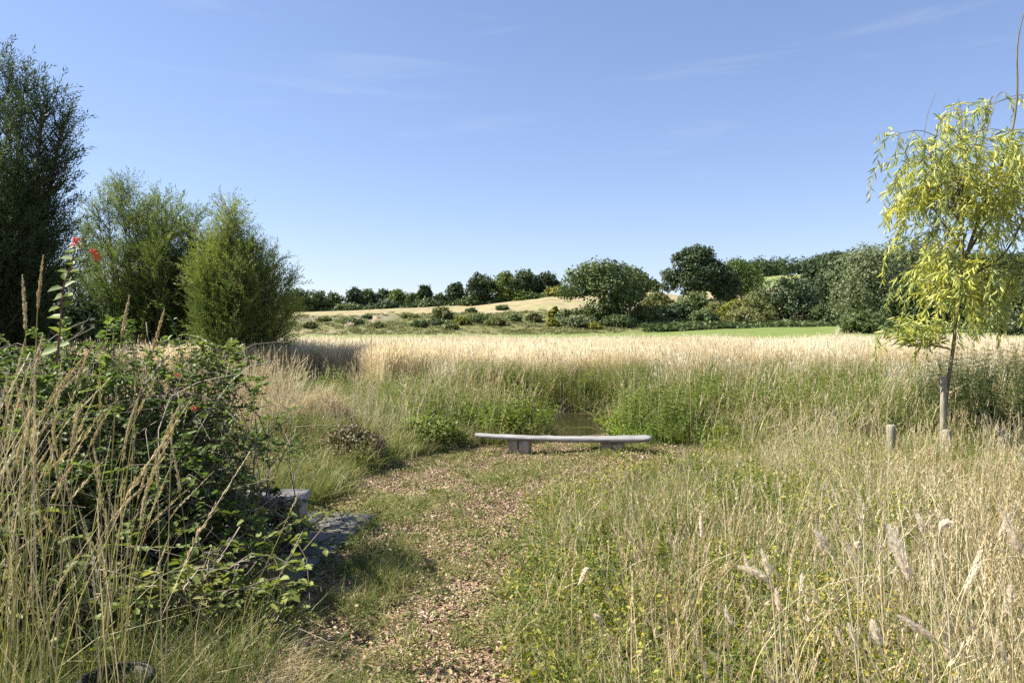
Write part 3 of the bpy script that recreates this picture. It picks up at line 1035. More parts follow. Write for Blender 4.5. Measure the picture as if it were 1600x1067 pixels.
# the two big field trees and their neighbours
tree('field_tree', 'broad leaning tree with an arching domed crown alone on the bank foot in mid picture', 'tree', 943, 520, 408, 150, 207, 'spread', 'tree_mid', bole=.2, n=9500, size=.5,
     lobes=[(-.30, 0, .58, .17, .17), (-.20, .08, .74, .19, .17), (-.04, -.05, .84, .20, .15), (.10, .05, .80, .19, .16), (.24, -.03, .70, .18, .18), (-.38, .02, .47, .10, .11), (.02, -.12, .60, .20, .16),
            (.20, -.1, .50, .18, .16), (-.1, .12, .62, .2, .16), (.30, .05, .42, .12, .14), (.12, -.10, .34, .17, .15), (-.05, -.1, .24, .16, .14), (.20, .05, .18, .2, .16), (-.16, -.05, .12, .16, .12), (.0, .1, .1, .2, .1)], trunk_r=.55, limbs=10)
tree('field_tree', 'dark round tree half hidden behind the right side of the arching domed tree', 'tree', 992, 480, 422, 48, 275, 'round', 'tree_dark', bole=.08, n=2600)
tree('oak_tree', 'tallest dark oak with a ragged lumpy crown and gaps near its top', 'tree', 1088, 478, 384, 118, 252, 'spread', 'tree_dark', bole=.2, n=10500, size=.55,
     lobes=[(.0, 0, .90, .13, .10), (-.10, .05, .87, .11, .09), (.10, 0, .86, .12, .10), (-.26, 0, .80, .08, .06), (-.02, -.05, .74, .17, .12), (.20, .05, .70, .13, .10), (-.16, -.05, .66, .14, .10), (-.32, .02, .52, .14, .10),
            (.32, .02, .60, .14, .10), (.05, -.12, .58, .2, .12), (.20, -.1, .48, .18, .12), (-.12, -.1, .46, .18, .11), (-.34, 0, .36, .12, .09), (.40, 0, .44, .13, .12), (.08, -.1, .36, .18, .1), (.34, -.02, .3, .15, .1), (-.1, 0, .26, .1, .08)], trunk_r=.6, limbs=12)
tree('field_tree', 'lighter green round headed tree just right of the tallest oak', 'tree', 1158, 470, 404, 76, 275, 'round', 'tree_light', bole=.1, n=4800, size=.5)
tree('field_tree', 'dark tree filling the space between the oak and the lighter round headed tree', 'tree', 1132, 478, 418, 50, 250, 'round', 'tree_dark', bole=.08, n=3000)
tree('field_tree', 'tall dark tree with a ragged top rising left of the big grey green willow', 'tree', 1300, 500, 388, 70, 215, 'tall', 'tree_dark', bole=.05, n=5000)
tree('field_tree', 'second tall dark tree, left of the ragged topped one, in front of the far wood', 'tree', 1268, 500, 402, 62, 225, 'tall', 'tree_dark', bole=.05, n=4500)
tree('field_tree', 'dark bushy tree in front of the pale far field, below the far wood', 'tree', 1238, 500, 432, 84, 205, 'round', 'tree_dark', bole=.02, n=4500)
tree('willow_tree', 'big rounded grey green willow at the right edge of the green field', 'tree', 1362, 522, 386, 138, 122, 'round', 'tree_grey', bole=.05, n=12000, size=.30, limbs=8)
tree('willow_tree', 'bluish grey willow rising behind the big rounded grey green willow', 'tree', 1418, 515, 370, 120, 150, 'round', 'tree_grey', bole=.08, n=8000, size=.34)
tree('bush', 'dark green bush at the foot of the big grey green willow', 'bush', 1345, 526, 485, 66, 108, 'bush', 'tree_mid', bole=0, n=3200, size=.26)
tree('bush', 'dark green bush hiding the lower right of the big grey green willow', 'bush', 1412, 525, 440, 80, 112, 'bush', 'tree_dark', bole=0, n=4200, size=.26)
tree('field_tree', 'dark tree seen through the hanging leaves of the young weeping willow', 'tree', 1490, 525, 432, 110, 118, 'round', 'tree_dark', bole=.06, n=6000, size=.28)
tree('field_tree', 'dark tree at the right picture edge behind the young weeping willow', 'tree', 1585, 525, 425, 120, 120, 'round', 'tree_dark', bole=.06, n=6000, size=.28)
tree('bush', 'bluish green low bush right of the young weeping willow, behind the straw', 'bush', 1560, 528, 478, 70, 100, 'bush', 'tree_grey', bole=0, n=3000, size=.24)
tree('field_tree', 'dark tree beyond the right picture edge, next to the edge tree', 'tree', 1700, 525, 440, 140, 118, 'round', 'tree_mid', bole=.06, n=4000, size=.3)

# scrub in front of the oak
SCRUB = 'scrub bushes below the oak'
for cx, ty, w, d, mt, lb in [
    (1028, 458, 60, 228, 'bush_olive', 'yellow green rounded scrub bush left of the oak trunk'),
    (1010, 480, 56, 206, 'bush_olive', 'olive scrub bush right of the arching domed tree'),
    (1060, 476, 60, 210, 'tree_dark', 'dark scrub bush below the left side of the oak'),
    (1096, 486, 56, 203, 'tree_mid', 'round grey green scrub bush low below the oak trunk'),
    (1086, 458, 66, 228, 'tree_mid', 'green scrub bush directly in front of the oak trunk'),
    (1118, 472, 54, 218, 'bush_olive', 'olive scrub bush below the right side of the oak'),
    (1150, 468, 54, 210, 'bush_yellow', 'brightest yellow green scrub bush below the lighter tree'),
    (1190, 462, 90, 206, 'bush_olive', 'widest brownish olive scrub bush, right of the brightest yellow one'),
    (1160, 484, 80, 200, 'bush_olive', 'low olive scrub bush in front of the brightest yellow one'),
    (1186, 452, 70, 232, 'bush_olive', 'olive scrub bush under the pale far field'),
    (1290, 470, 60, 196, 'tree_mid', 'green scrub bush at the foot of the tall dark trees'),
    (968, 496, 60, 200, 'tree_mid', 'low green scrub bush under the arching domed tree, right side'),
    (902, 496, 56, 201, 'tree_grey', 'low grey green scrub bush under the arching domed tree, left side'),
    (1018, 440, 34, 330, 'tree_mid', 'distant green bush on the rise between the domed tree and the oak'),
]:
    tree('scrub_bush', lb, 'bush', cx, 520, ty, w, d, 'bush', mt, SCRUB, 0, 2300, limbs=3)

# bushes dotted on the bank
BANK = 'bushes dotted on the bank'
for cx, ty, w, d, mt, lb in [
    (483, 505, 22, 199, 'bush_olive', 'small round olive bush alone near the foot of the bank, left end'),
    (507, 498, 20, 212, 'bush_olive', 'small olive bush on the bare chalky bank'),
    (552, 503, 34, 204, 'tree_mid', 'low dark bush at the foot of the bare chalky bank'),
    (573, 496, 14, 214, 'tree_dark', 'tiny dark bush below the wooden pole'),
    (590, 507, 26, 200, 'bush_olive', 'low bush at the bank foot right of the pole'),
    (640, 494, 30, 215, 'bush_olive', 'brownish bush high on the bank left of the tallest bank bush'),
    (655, 504, 34, 201, 'tree_mid', 'bush on the bank foot just left of the tallest bank bush'),
    (690, 480, 36, 214, 'bush_olive', 'tallest bush on the bank, dark olive with a pointed top'),
    (684, 500, 32, 203, 'tree_mid', 'green bush in front of the tallest bank bush'),
    (720, 497, 26, 204, 'bush_yellow', 'yellowish bush right of the tallest bank bush'),
    (745, 494, 42, 208, 'tree_mid', 'wide low green bush in the middle of the bank'),
    (737, 483, 17, 235, 'tree_mid', 'small dark bush at the edge of the straw field, left one'),
    (783, 479, 22, 236, 'tree_mid', 'small dark bush in the straw field, right one'),
    (775, 499, 34, 203, 'bush_olive', 'rounded olive bush on the bank below the straw field'),
    (805, 494, 20, 208, 'tree_mid', 'little green bush on the bank, near mid picture'),
    (833, 489, 26, 209, 'bush_olive', 'olive bush on the bank left of the yellow pair'),
    (866, 480, 16, 214, 'bush_yellow', 'upper one of the yellow bushes left of the arching domed tree'),
    (863, 499, 22, 201, 'bush_yellow', 'lower one of the yellow bushes left of the arching domed tree'),
    (884, 483, 34, 206, 'tree_mid', 'green bush touching the left side of the arching domed tree'),
    (930, 506, 24, 197, 'bush_yellow', 'small bright bush in front of the arching domed tree'),
    (705, 508, 24, 197, 'bush_olive', 'small olive bush at the bank foot below the tallest bank bush'),
]:
    tree('bank_bush', lb, 'bush', cx, 520, ty, w, d, 'bush', mt, BANK, 0, 900, limbs=2, size=.42)

# rough low growth: bank turf, bramble strip, far wood
def low_growth(n, size):
    g = G()
    P = disk(n, 1.0)
    P[:, 2] = rng.uniform(0, .45, n) * (1 - np.hypot(P[:, 0], P[:, 1]) * .7)
    nn = rdir(n, .1, 1)
    tV, tF = leaf2(.8)
    place(g, tV, tF, P, frames(np.cross(nn, rdir(n)), nn), size * rng.uniform(.6, 1.3, n), rng.random(n))
    return g


M['bank_turf'] = leafmat('bank_turf', [(.0, (.10, .12, .04)), (.5, (.20, .21, .08)), (1, (.33, .30, .15))], trans=.3, nscale=.08)
SRC['scrub'] = source('scrub', [low_growth(60, .34) for _ in range(4)], M['bank_turf'])
SRC['bramble'] = source('bramble', [low_growth(45, .5) for _ in range(4)], M['tree_mid'])
P = pts(3600, -110, 40, 190, 226, lambda x, y: (sm(hnoise(x, y, .09, 3), -.5, .5) * .8 + .2) * np.where((x / y * FP + 800 > 455) & (x / y * FP + 800 < 620) & (y > 207), .25, 1))
scatter('bank_growth', SRC['scrub'], P, rng.uniform(.6, 1.2, len(P)), .1)
P = pts(5000, 25, 108, 188, 206, lambda x, y: (y > 190 + 1.0 * hnoise(x, y, .1, 2) - .07 * (x - 60)) & (x > 36 + 2 * hnoise(x, y, .3, 1)))
scatter('bramble_strip', SRC['bramble'], P, rng.uniform(1.0, 2.1, len(P)), .1)
P = pts(900, -105, 28, 297, 303)
scatter('hedge_undergrowth', SRC['bramble'], P + [0, 0, -.3], rng.uniform(2.0, 3.8, len(P)), .1)
wx = rng.uniform(150, 520, 260)
wy = rng.uniform(566, 640, 260)
g = G()
for x, y in zip(wx, wy):
    z = float(H(x, y))
    hh = rng.uniform(10, 15)
    for k in range(3):
        g.add(*[q for q in crown_geom([(x + rng.normal(0, 2), y + rng.normal(0, 2), z + hh * .6, hh * .34, hh * .34, hh * .42)], 130, 1.7, .2).arrays()][:1], np.zeros((0, 3), int)) if False else None
    cg = crown_geom([(x, y, z + hh * .58, hh * .4, hh * .4, hh * .42), (x + 2, y, z + hh * .3, hh * .36, hh * .36, hh * .3)], 260, 1.7, .25)
    V, F, T = cg.arrays()
    for f in F:
        g.add(V, f, T)
tag(g.build('woodland', M['tree_dark']), kind='stuff')


# ------------------------------------------------------------------ willow shrubs at the left
def spray(nl=18, ll_=.18, wr=.22, ang=.65):
    g = G()
    t = np.linspace(.05, 1, nl)
    P = np.stack([.03 * np.sin(4 * t), t, .06 * t * t], 1)
    a = np.arange(nl) * 2.4 + rng.normal(0, .4, nl)
    d = np.stack([np.cos(a) * np.sin(ang), np.full(nl, math.cos(ang)), np.sin(a) * np.sin(ang)], 1)
    tV, tF = leaf2(wr)
    place(g, tV, tF, P, frames(d, rdir(nl)), ll_ * rng.uniform(.7, 1.2, nl), .5)
    return g.arrays()


SPRAYS = [spray() for _ in range(4)]


def feathery(stems, nb, nt, bl, tw, up=.8, leafmat_='willow_mid', stem_r=.05, t0=.12, bias=(0, 0, 0)):
    """stems: list of polylines. Side branches rise from them and carry leafy twigs. Returns (foliage, wood)."""
    fg, wg = G(), G()
    PP, DD, TT = [], [], []
    for st in stems:
        sp = spline(st, 14)
        Ls = np.linalg.norm(np.diff(sp, axis=0), axis=1).sum()
        tube(wg, sp, np.linspace(stem_r, stem_r * .15, 14), 5, .4)
        dsp = nrm(np.gradient(sp, axis=0))
        for t in t0 + (1 - t0) * rng.random(nb) ** .85:
            k = min(int(t * 13), 12)
            o = sp[k] + (sp[k + 1] - sp[k]) * (t * 13 - k)
            a = rng.uniform(0, 6.283)
            out = np.array([math.cos(a), math.sin(a), 0])
            d = nrm(out * rng.uniform(.5, 1.0) + dsp[k] * up + np.array(bias))
            L_ = bl * (1.05 - t) ** .85 * rng.uniform(.4, 1.3) + .10
            e = o + d * L_ + np.array([0, 0, .18 * L_])
            bsp = spline([o, o + d * L_ * .5, e], 5)
            tube(wg, bsp, np.linspace(stem_r * .3, .006, 5), 3, .4, cap=False)
            m_ = max(3, int(nt * (.35 + L_ / bl)))
            u = rng.uniform(.25, 1, m_)
            q = np.stack([np.interp(u, np.linspace(0, 1, 5), bsp[:, c]) for c in range(3)], 1)
            dd = nrm(d * .9 + rdir(m_) * .75 + np.array([0, 0, .35]))
            PP.append(q)
            DD.append(dd)
            TT.append(np.clip(.25 + .5 * t + rng.normal(0, .14) + rng.normal(0, .1, m_), 0, 1))
    PP, DD, TT = np.concatenate(PP), np.concatenate(DD), np.concatenate(TT)
    w = rng.integers(0, len(SPRAYS), len(PP))
    for k, (V, F, T) in enumerate(SPRAYS):
        s = w == k
        place(fg, V, F, PP[s], frames(DD[s], rdir(s.sum())), tw * rng.uniform(.6, 1.25, s.sum()), TT[s])
    return fg, wg


def willow(label, base, tips, nb, nt, bl, tw, mat, up=.8, stem_r=.05, group=None, t0=.12, spread=.3, name='willow_shrub', cat='shrub'):
    base = np.array(base, float)
    base[2] = float(H(base[0], base[1]))
    root = thing(name, label, cat, tuple(base), group)
    stems = []
    for tp in tips:
        e = np.array(tp, float) - base
        b0 = np.array([rng.normal(0, spread) + e[0] * .15, rng.normal(0, spread), -.1])
        m_ = b0 + (e - b0) * .45 + np.array([e[0] * .12, rng.normal(0, .2), 0])
        stems.append([b0, m_, e])
    f, w_ = feathery(stems, nb, nt, bl, tw, up, mat, stem_r, t0)
    f.build('foliage' if cat == 'shrub' else 'crown', M[mat], root)
    w_.build('stem' if cat == 'shrub' else 'trunk', M['bark'], root)
    return root


D = 26.0
WS = 'willow shrubs left of the straw meadow'
sx = lambda px, d: (px - 800) / FP * d
willow('wide dark willow shrub with two feathery pale tops, left of the pointed shrub', (sx(215, 26.5), 26.5, 0),
       [P3(130, 365, 27), P3(155, 330, 26), P3(190, 292, 26.6), P3(214, 335, 25.6), P3(242, 306, 27), P3(266, 336, 26.2), P3(285, 355, 25.7), P3(308, 340, 26.5), P3(180, 400, 25.2), P3(110, 430, 26.2), P3(250, 390, 25), P3(225, 350, 28), P3(295, 400, 27.5), P3(318, 392, 26), P3(322, 440, 25.4), P3(150, 400, 27.4), P3(170, 318, 26), P3(202, 300, 27), P3(230, 322, 26.6), P3(254, 318, 25.6), P3(280, 330, 26.8), P3(300, 366, 25.6), P3(88, 440, 26)],
       72, 7, 1.35, .64, 'willow_mid', group=WS)
willow('pointed cone shaped willow shrub with a pale yellow green tip', (sx(365, 24.6), 24.6, 0),
       [P3(360, 328, 24.6), P3(350, 368, 24.4), P3(372, 360, 24.9), P3(362, 350, 24.2), P3(384, 398, 24), P3(334, 385, 24.8), P3(318, 380, 25), P3(308, 412, 24.6), P3(412, 420, 25), P3(320, 450, 24), P3(342, 400, 24), P3(385, 385, 25), P3(402, 390, 24.5), P3(428, 410, 24.2), P3(446, 445, 24.6), P3(330, 420, 23.8), P3(375, 420, 23.6), P3(405, 440, 25.4), P3(448, 490, 24.2), P3(350, 400, 25.6)],
       72, 7, 1.3, .60, 'willow_mid', group=WS)
# tall tree at the left edge
willow('tall dark willow tree cut off by the left picture edge', (sx(-60, 18.5), 18.5, 0),
       [P3(-60, 80, 18.5), P3(-10, 105, 18), P3(44, 125, 18.4), P3(75, 150, 18), P3(98, 215, 18.6), P3(104, 190, 18.2), P3(86, 265, 18.4), P3(70, 170, 17.8), P3(20, 120, 18), P3(45, 290, 17.8), P3(60, 350, 18.4), P3(50, 420, 18), P3(20, 180, 17.4), P3(0, 260, 17.2), P3(20, 340, 17.6), P3(-10, 430, 17.8),
        P3(-150, 90, 18.8), P3(-210, 180, 19), P3(-220, 300, 18.2), P3(-120, 250, 17.2), P3(-100, 160, 20), P3(-30, 380, 19.2)],
       66, 8, 1.75, .60, 'willow_dark', stem_r=.08, spread=.22, name='willow_tree', cat='tree', t0=.22)
# darker growth at the foot between tree and shrubs
tree('bush', 'low dark bush at the foot of the tall left willow tree', 'bush', 30, 560, 440, 130, 19.5, 'bush', 'willow_dark', bole=0, n=5200, size=.13)
tree('bush', 'low dark bush between the tall left tree and the wide willow shrub', 'bush', 118, 560, 470, 110, 24, 'bush', 'willow_dark', bole=0, n=4200, size=.14)


# ------------------------------------------------------------------ young weeping willow at the right
def weeping():
    d0 = 10.0
    bx = sx(1478, d0)
    root = thing('weeping_willow', 'young weeping willow with yellow green hanging leaves beside a wooden stake', 'tree', (bx, d0, float(H(bx, d0))))
    off = np.array(root.location)
    wood, leaves = G(), G()

    def line(ps, r0, r1, n=14, dd=0.0):
        P = np.array([P3(a, b, d0 + dd * k / (len(ps) - 1)) for k, (a, b) in enumerate(ps)]) - off
        P[1:-1] += rng.normal(0, .015, P[1:-1].shape)
        sp = spline(P, n)
        tube(wood, sp, np.linspace(r0, r1, n), 7)
        return sp
    limbs = []
    tr = line([(1478, 722), (1480, 640), (1488, 540), (1496, 450), (1502, 390), (1500, 330), (1494, 290), (1484, 255)], .030, .012, 24)
    limbs.append((tr[12:], 1.0))
    limbs.append((line([(1500, 430), (1522, 360), (1548, 300), (1570, 235), (1584, 160), (1582, 85), (1588, 45), (1598, 12)], .024, .0045, 20)[3:10], 1.2))
    limbs.append((line([(1500, 350), (1474, 310), (1456, 270), (1452, 240), (1460, 215)], .018, .004, 14, -.5), 1.0))
    limbs.append((line([(1500, 330), (1520, 270), (1538, 210), (1552, 155)], .018, .004, 14, .5), 1.0))
    limbs.append((line([(1496, 440), (1560, 400), (1600, 340), (1640, 300)], .02, .004, 14, -.6), 1.0))
    limbs.append((line([(1498, 420), (1550, 340), (1610, 270), (1650, 230)], .02, .004, 14, .6), 1.0))
    limbs.append((line([(1496, 455), (1465, 425), (1448, 400), (1440, 375)], .016, .004, 12, .4), .35))
    limbs.append((line([(1494, 470), (1540, 440), (1590, 430), (1630, 420)], .018, .004, 12, -.4), 1.0))
    limbs.append((line([(1500, 380), (1470, 345), (1450, 312), (1442, 292)], .016, .003, 12, .2), .8))
    limbs.append((line([(1484, 545), (1450, 541), (1420, 542), (1410, 537)], .014, .004, 10, -.3), .0))
    limbs.append((line([(1500, 300), (1510, 250), (1500, 225), (1480, 200)], .014, .003, 10, -.7), .8))
    limbs.append((line([(1500, 350), (1472, 280), (1452, 245), (1440, 240)], .014, .003, 12, -.2), .9))
    # bare dead twigs at the top
    for a in ([(1500, 210), (1497, 175), (1492, 155)], [(1440, 215), (1445, 180), (1458, 148)], [(1510, 240), (1490, 190), (1500, 160)]):
        line(a, .005, .002, 8)
    tV, tF = leaf_oval(.185, .25, .18)
    Ps, Ds, Ss, Ts = [], [], [], []

    def strand(o, dirn, L_, droop):
        n = max(5, int(L_ / .034))
        p, v = o.copy(), dirn.copy()
        path = [p.copy()]
        for k in range(n):
            v = nrm(v + np.array([0, 0, -droop]) * (.10 + .5 * k / n) + rng.normal(0, .05, 3))
            p = p + v * .036
            path.append(p.copy())
        path = np.array(path)
        tube(wood, path[::3], np.linspace(.003, .0012, len(path[::3])), 3, cap=False)
        dv = nrm(np.gradient(path, axis=0))
        sd_ = nrm(np.cross(dv, rdir(len(path))))
        ld = nrm(dv * .55 + sd_ * .75 + np.array([0, 0, -.55]))
        k = np.arange(1, len(path))
        Ps.append(path[k])
        Ds.append(ld[k])
        Ss.append(rng.uniform(.085, .145, len(k)) * np.clip(1.25 - .4 * k / len(k), .6, 1.1))
        Ts.append(np.clip(rng.normal(.5, .2) + rng.normal(0, .28, len(k)), 0, 1))
    for lb, wgt in limbs:
        ll_ = np.linalg.norm(np.diff(lb, axis=0), axis=1).sum()
        for _ in range(int(9.5 * ll_ * wgt) + 2):
            k = rng.integers(1, len(lb))
            a = rng.uniform(0, 6.283)
            d = np.array([math.cos(a), math.sin(a), rng.uniform(-.2, .45)])
            L_ = rng.uniform(.2, .55)
            e = lb[k] + nrm(d) * L_
            bsp = spline([lb[k], (lb[k] + e) / 2 + [0, 0, .06], e], 6)
            tube(wood, bsp, np.linspace(.006, .003, 6), 4, cap=False)
            for q in range(rng.integers(2, 5)):
                o = bsp[rng.integers(2, 6)]
                strand(o, nrm(nrm(d) + rdir(1)[0] * .6), rng.uniform(.22, .85), rng.uniform(.5, 1.1))
    for _ in range(44):   # the low upright tuft left of the trunk
        o = P3(rng.uniform(1408, 1475), 541, d0 + rng.uniform(-.3, .1)) - off
        strand(o, nrm(np.array([rng.normal(-.2, .35), rng.normal(0, .3), 1.0])), rng.uniform(.2, .5), .12)
    for _ in range(10):
        o = P3(rng.uniform(1510, 1555), rng.uniform(430, 460), d0 + rng.uniform(-.5, 0)) - off
        strand(o, nrm(np.array([rng.normal(0, .2), rng.normal(0, .3), -.2])), rng.uniform(.5, .95), 1.0)
    for _ in range(46):
        c_ = rng.random() < .5
        o = P3(rng.uniform(1450, 1495) if c_ else rng.uniform(1500, 1625), rng.uniform(400, 475), d0 + rng.uniform(-.5, .4)) - off
        strand(o, nrm(np.array([rng.normal(0, .4), rng.normal(0, .4), .1])), rng.uniform(.4, .9), .9)
    Ps, Ds, Ss, Ts = [np.concatenate(q) for q in (Ps, Ds, Ss, Ts)]
    place(leaves, tV, tF, Ps, frames(Ds, rdir(len(Ps))), Ss, Ts)
    leaves.build('crown', M['willow_yellow'], root)
    wood.build('trunk', M['bark_pale'], root, smooth=True)


weeping()


# stakes: round weathered posts
def stake(label, px, d, top_y, r_, lean=0.0):
    x = sx(px, d)
    z0 = float(H(x, d))
    h = EYE + (HZ - top_y) / FP * d - z0
    g = G()
    tube(g, [(0, 0, -.2), (lean * h * .5, 0, h * .5), (lean * h, 0, h - .012), (lean * h, 0, h)], [r_, r_, r_ * .99, r_ * .9], 12)
    o = g.build('wooden_stake', M['stake_wood'], loc=(x, d, z0))
    return tag(o, label, 'stake', 'weathered stakes round the young weeping willow')


stake('tallest wooden stake, standing against the trunk of the young weeping willow', 1475, 9.85, 588, .038, .0)
stake('short grey stake in front of the tall stake at the weeping willow trunk', 1481, 9.35, 672, .052)
stake('short grey stake right of the weeping willow, among dark leafy stems', 1567, 9.6, 670, .050)
stake('short pale stake left of the weeping willow, half hidden in grass', 1394, 9.9, 664, .058)
stake('greenish short stake half hidden between the trunk and the right stake', 1543, 10.6, 664, .045)


# ------------------------------------------------------------------ benches
def rough_box(g, x0, x1, y0, y1, z0, z1, amp=.004, ns=4):
    """a slightly uneven block with chamfered look: rings along z"""
    zs = np.linspace(z0, z1, ns + 1)
    c = min(x1 - x0, y1 - y0) * .06
    prof = np.array([(x0 + c, y0), (x1 - c, y0), (x1, y0 + c), (x1, y1 - c), (x1 - c, y1), (x0 + c, y1), (x0, y1 - c), (x0, y0 + c)])
    V = []
    for k, z in enumerate(zs):
        q = prof + rng.normal(0, amp, prof.shape)
        if k in (0, ns):
            q = (q - prof.mean(0)) * .985 + prof.mean(0)
        V += [(a, b, z + rng.normal(0, amp * .4)) for a, b in q]
    F = [(k * 8 + j, k * 8 + (j + 1) % 8, k * 8 + 8 + (j + 1) % 8, k * 8 + 8 + j) for k in range(ns) for j in range(8)]
    g.add(V, F)
    g.F.append((np.arange(8)[None] + ns * 8 + g.n - (ns + 1) * 8).astype(np.int32))
    g.F.append((np.arange(8)[None, ::-1] + g.n - (ns + 1) * 8).astype(np.int32))


def plank_bench():
    d = 10.45
    x0, x1 = sx(742, d), sx(1019, d)
    cx = (x0 + x1) / 2
    z0 = float(H(cx, d))
    root = thing('plank_bench', 'long low bench of one bowed silver grey plank on two wooden blocks by the pond', 'bench', (cx, d, z0))
    g = G()
    n = 34
    Lb = x1 - x0
    X_ = np.linspace(-Lb / 2, Lb / 2, n)
    t = (X_ + Lb / 2) / Lb
    zt = .235 - .032 * np.sin(np.pi * np.clip(t * .92 + .06, 0, 1)) + .018 * (1 - t)       # bowed top
    zt = zt + .03 - .02 * t
    yf = -.11 - .09 * t - .012 * np.sin(9 * t) + rng.normal(0, .004, n)             # near edge, wider to the right
    yb = .10 + .04 * t + .012 * np.sin(7 * t + 1)
    th = .034 + .026 * t ** .7
    k = np.minimum(1, np.minimum(t / .05, (1 - t) / .035))
    yf = yf * (.45 + .55 * k ** .6)
    yb = yb * (.55 + .45 * k ** .6)
    th = th * (.55 + .45 * k)
    V = []
    for q in range(n):
        yy_ = np.linspace(yf[q], yb[q], 5)
        cup = .006 * np.array([0, 1, 1.2, 1, 0])
        top = [(X_[q], yy_[w], zt[q] + cup[w] + rng.normal(0, .0025)) for w in range(5)]
        bot = [(X_[q], yy_[w] * (.93 if w in (0, 4) else 1), zt[q] - th[q] + rng.normal(0, .002)) for w in (4, 2, 0)]
        mid_f = [(X_[q], yf[q] - .004, zt[q] - th[q] * .5)]
        V += top + bot + mid_f
    F = [(a * 9 + b, a * 9 + (b + 1) % 9, a * 9 + 9 + (b + 1) % 9, a * 9 + 9 + b) for a in range(n - 1) for b in range(9)]
    g.add(V, F)
    g.F.append(np.arange(9)[None, ::-1].astype(np.int32))
    g.F.append((np.arange(9)[None] + (n - 1) * 9).astype(np.int32))
    seat = g.build('seat', M['grey_wood'], root)
    for pxa, pxb, rz in ((797, 829, R(-17)), (940, 975, R(-14))):
        xa, xb = sx(pxa, d) - cx, sx(pxb, d) - cx
        xm = (xa + xb) / 2
        top = float(np.interp(xm, X_, zt - th)) - .003
        g = G()
        hw = (xb - xa) / 2
        rough_box(g, -hw, -.004, -.12, .10, -.08, top, .005)
        rough_box(g, .004, hw, -.115, .105, -.08, top - .003, .005)
        o = g.build('leg', M['block_wood'], root, loc=(xm, 0, 0))
        o.rotation_euler = (0, 0, rz)


plank_bench()


def slab_bench():
    ht = .42
    root = thing('timber_bench', 'weathered grey timber bench almost buried in the left honeysuckle', 'bench', (-1.70, 6.0, 0), rz=R(4))
    root.location[2] = float(H(-1.7, 6.0))
    for k in range(2):                                # two seat boards
        g = G()
        rough_box(g, -1.55, .02, -.17 + .175 * k, -.003 + .175 * k, ht - .075, ht, .0025, 3)
        g.build('seat_board', M['grey_wood'], root)
    for xx in (-.035, -1.40):
        g = G()
        rough_box(g, xx - .03, xx + .03, -.155, .16, -.05, ht - .078, .003, 5)
        g.build('leg', M['stake_wood'], root)
    g = G()
    rough_box(g, -1.36, -.075, -.03, .03, .18, .25, .003, 2)
    g.build('stretcher', M['stake_wood'], root)


slab_bench()

# paving slabs beside the timber bench
pv = bpy.data.objects.new('paving', None)
pv.empty_display_size = .2
pv.location = (-2.12, 6.0, float(H(-1.7, 6.0)) + .04)
pv.rotation_euler = (0, 0, R(-9))
COL.objects.link(pv)
tag(pv, kind='structure')
for ix in range(3):
    for iy in range(3):
        g = G()
        x0, y0 = -.62 + ix * .47, -1.0 + iy * .64
        rough_box(g, x0, x0 + .445, y0, y0 + .61, -.05, .012 + .006 * rng.random(), .003, 2)
        g.build('slab', M['stone'], pv)
q = []
for k in range(420):
    ix, iy = rng.integers(0, 4), rng.integers(0, 4)
    if rng.random() < .6:
        q.append((-.63 + ix * .47 + rng.normal(0, .02), rng.uniform(-1, .9)))
    else:
        q.append((rng.uniform(-.62, .8), -1.015 + iy * .64 + rng.normal(0, .02)))
q = np.array(q)
c, s_ = math.cos(R(-9)), math.sin(R(-9))
qx, qy = -2.12 + c * q[:, 0] - s_ * q[:, 1], 6.0 + s_ * q[:, 0] + c * q[:, 1]
keep = hnoise(qx, qy, 2.5, 3) > -.3
P = np.stack([qx, qy, H(qx, qy) + .02], 1)[keep]
scatter('joint_weeds', SRC['weed'], P, rng.uniform(.5, 1.1, len(P)), .25)
scatter('joint_grass', SRC['lawn'], P[::2], rng.uniform(.2, .5, len(P[::2])), .3)


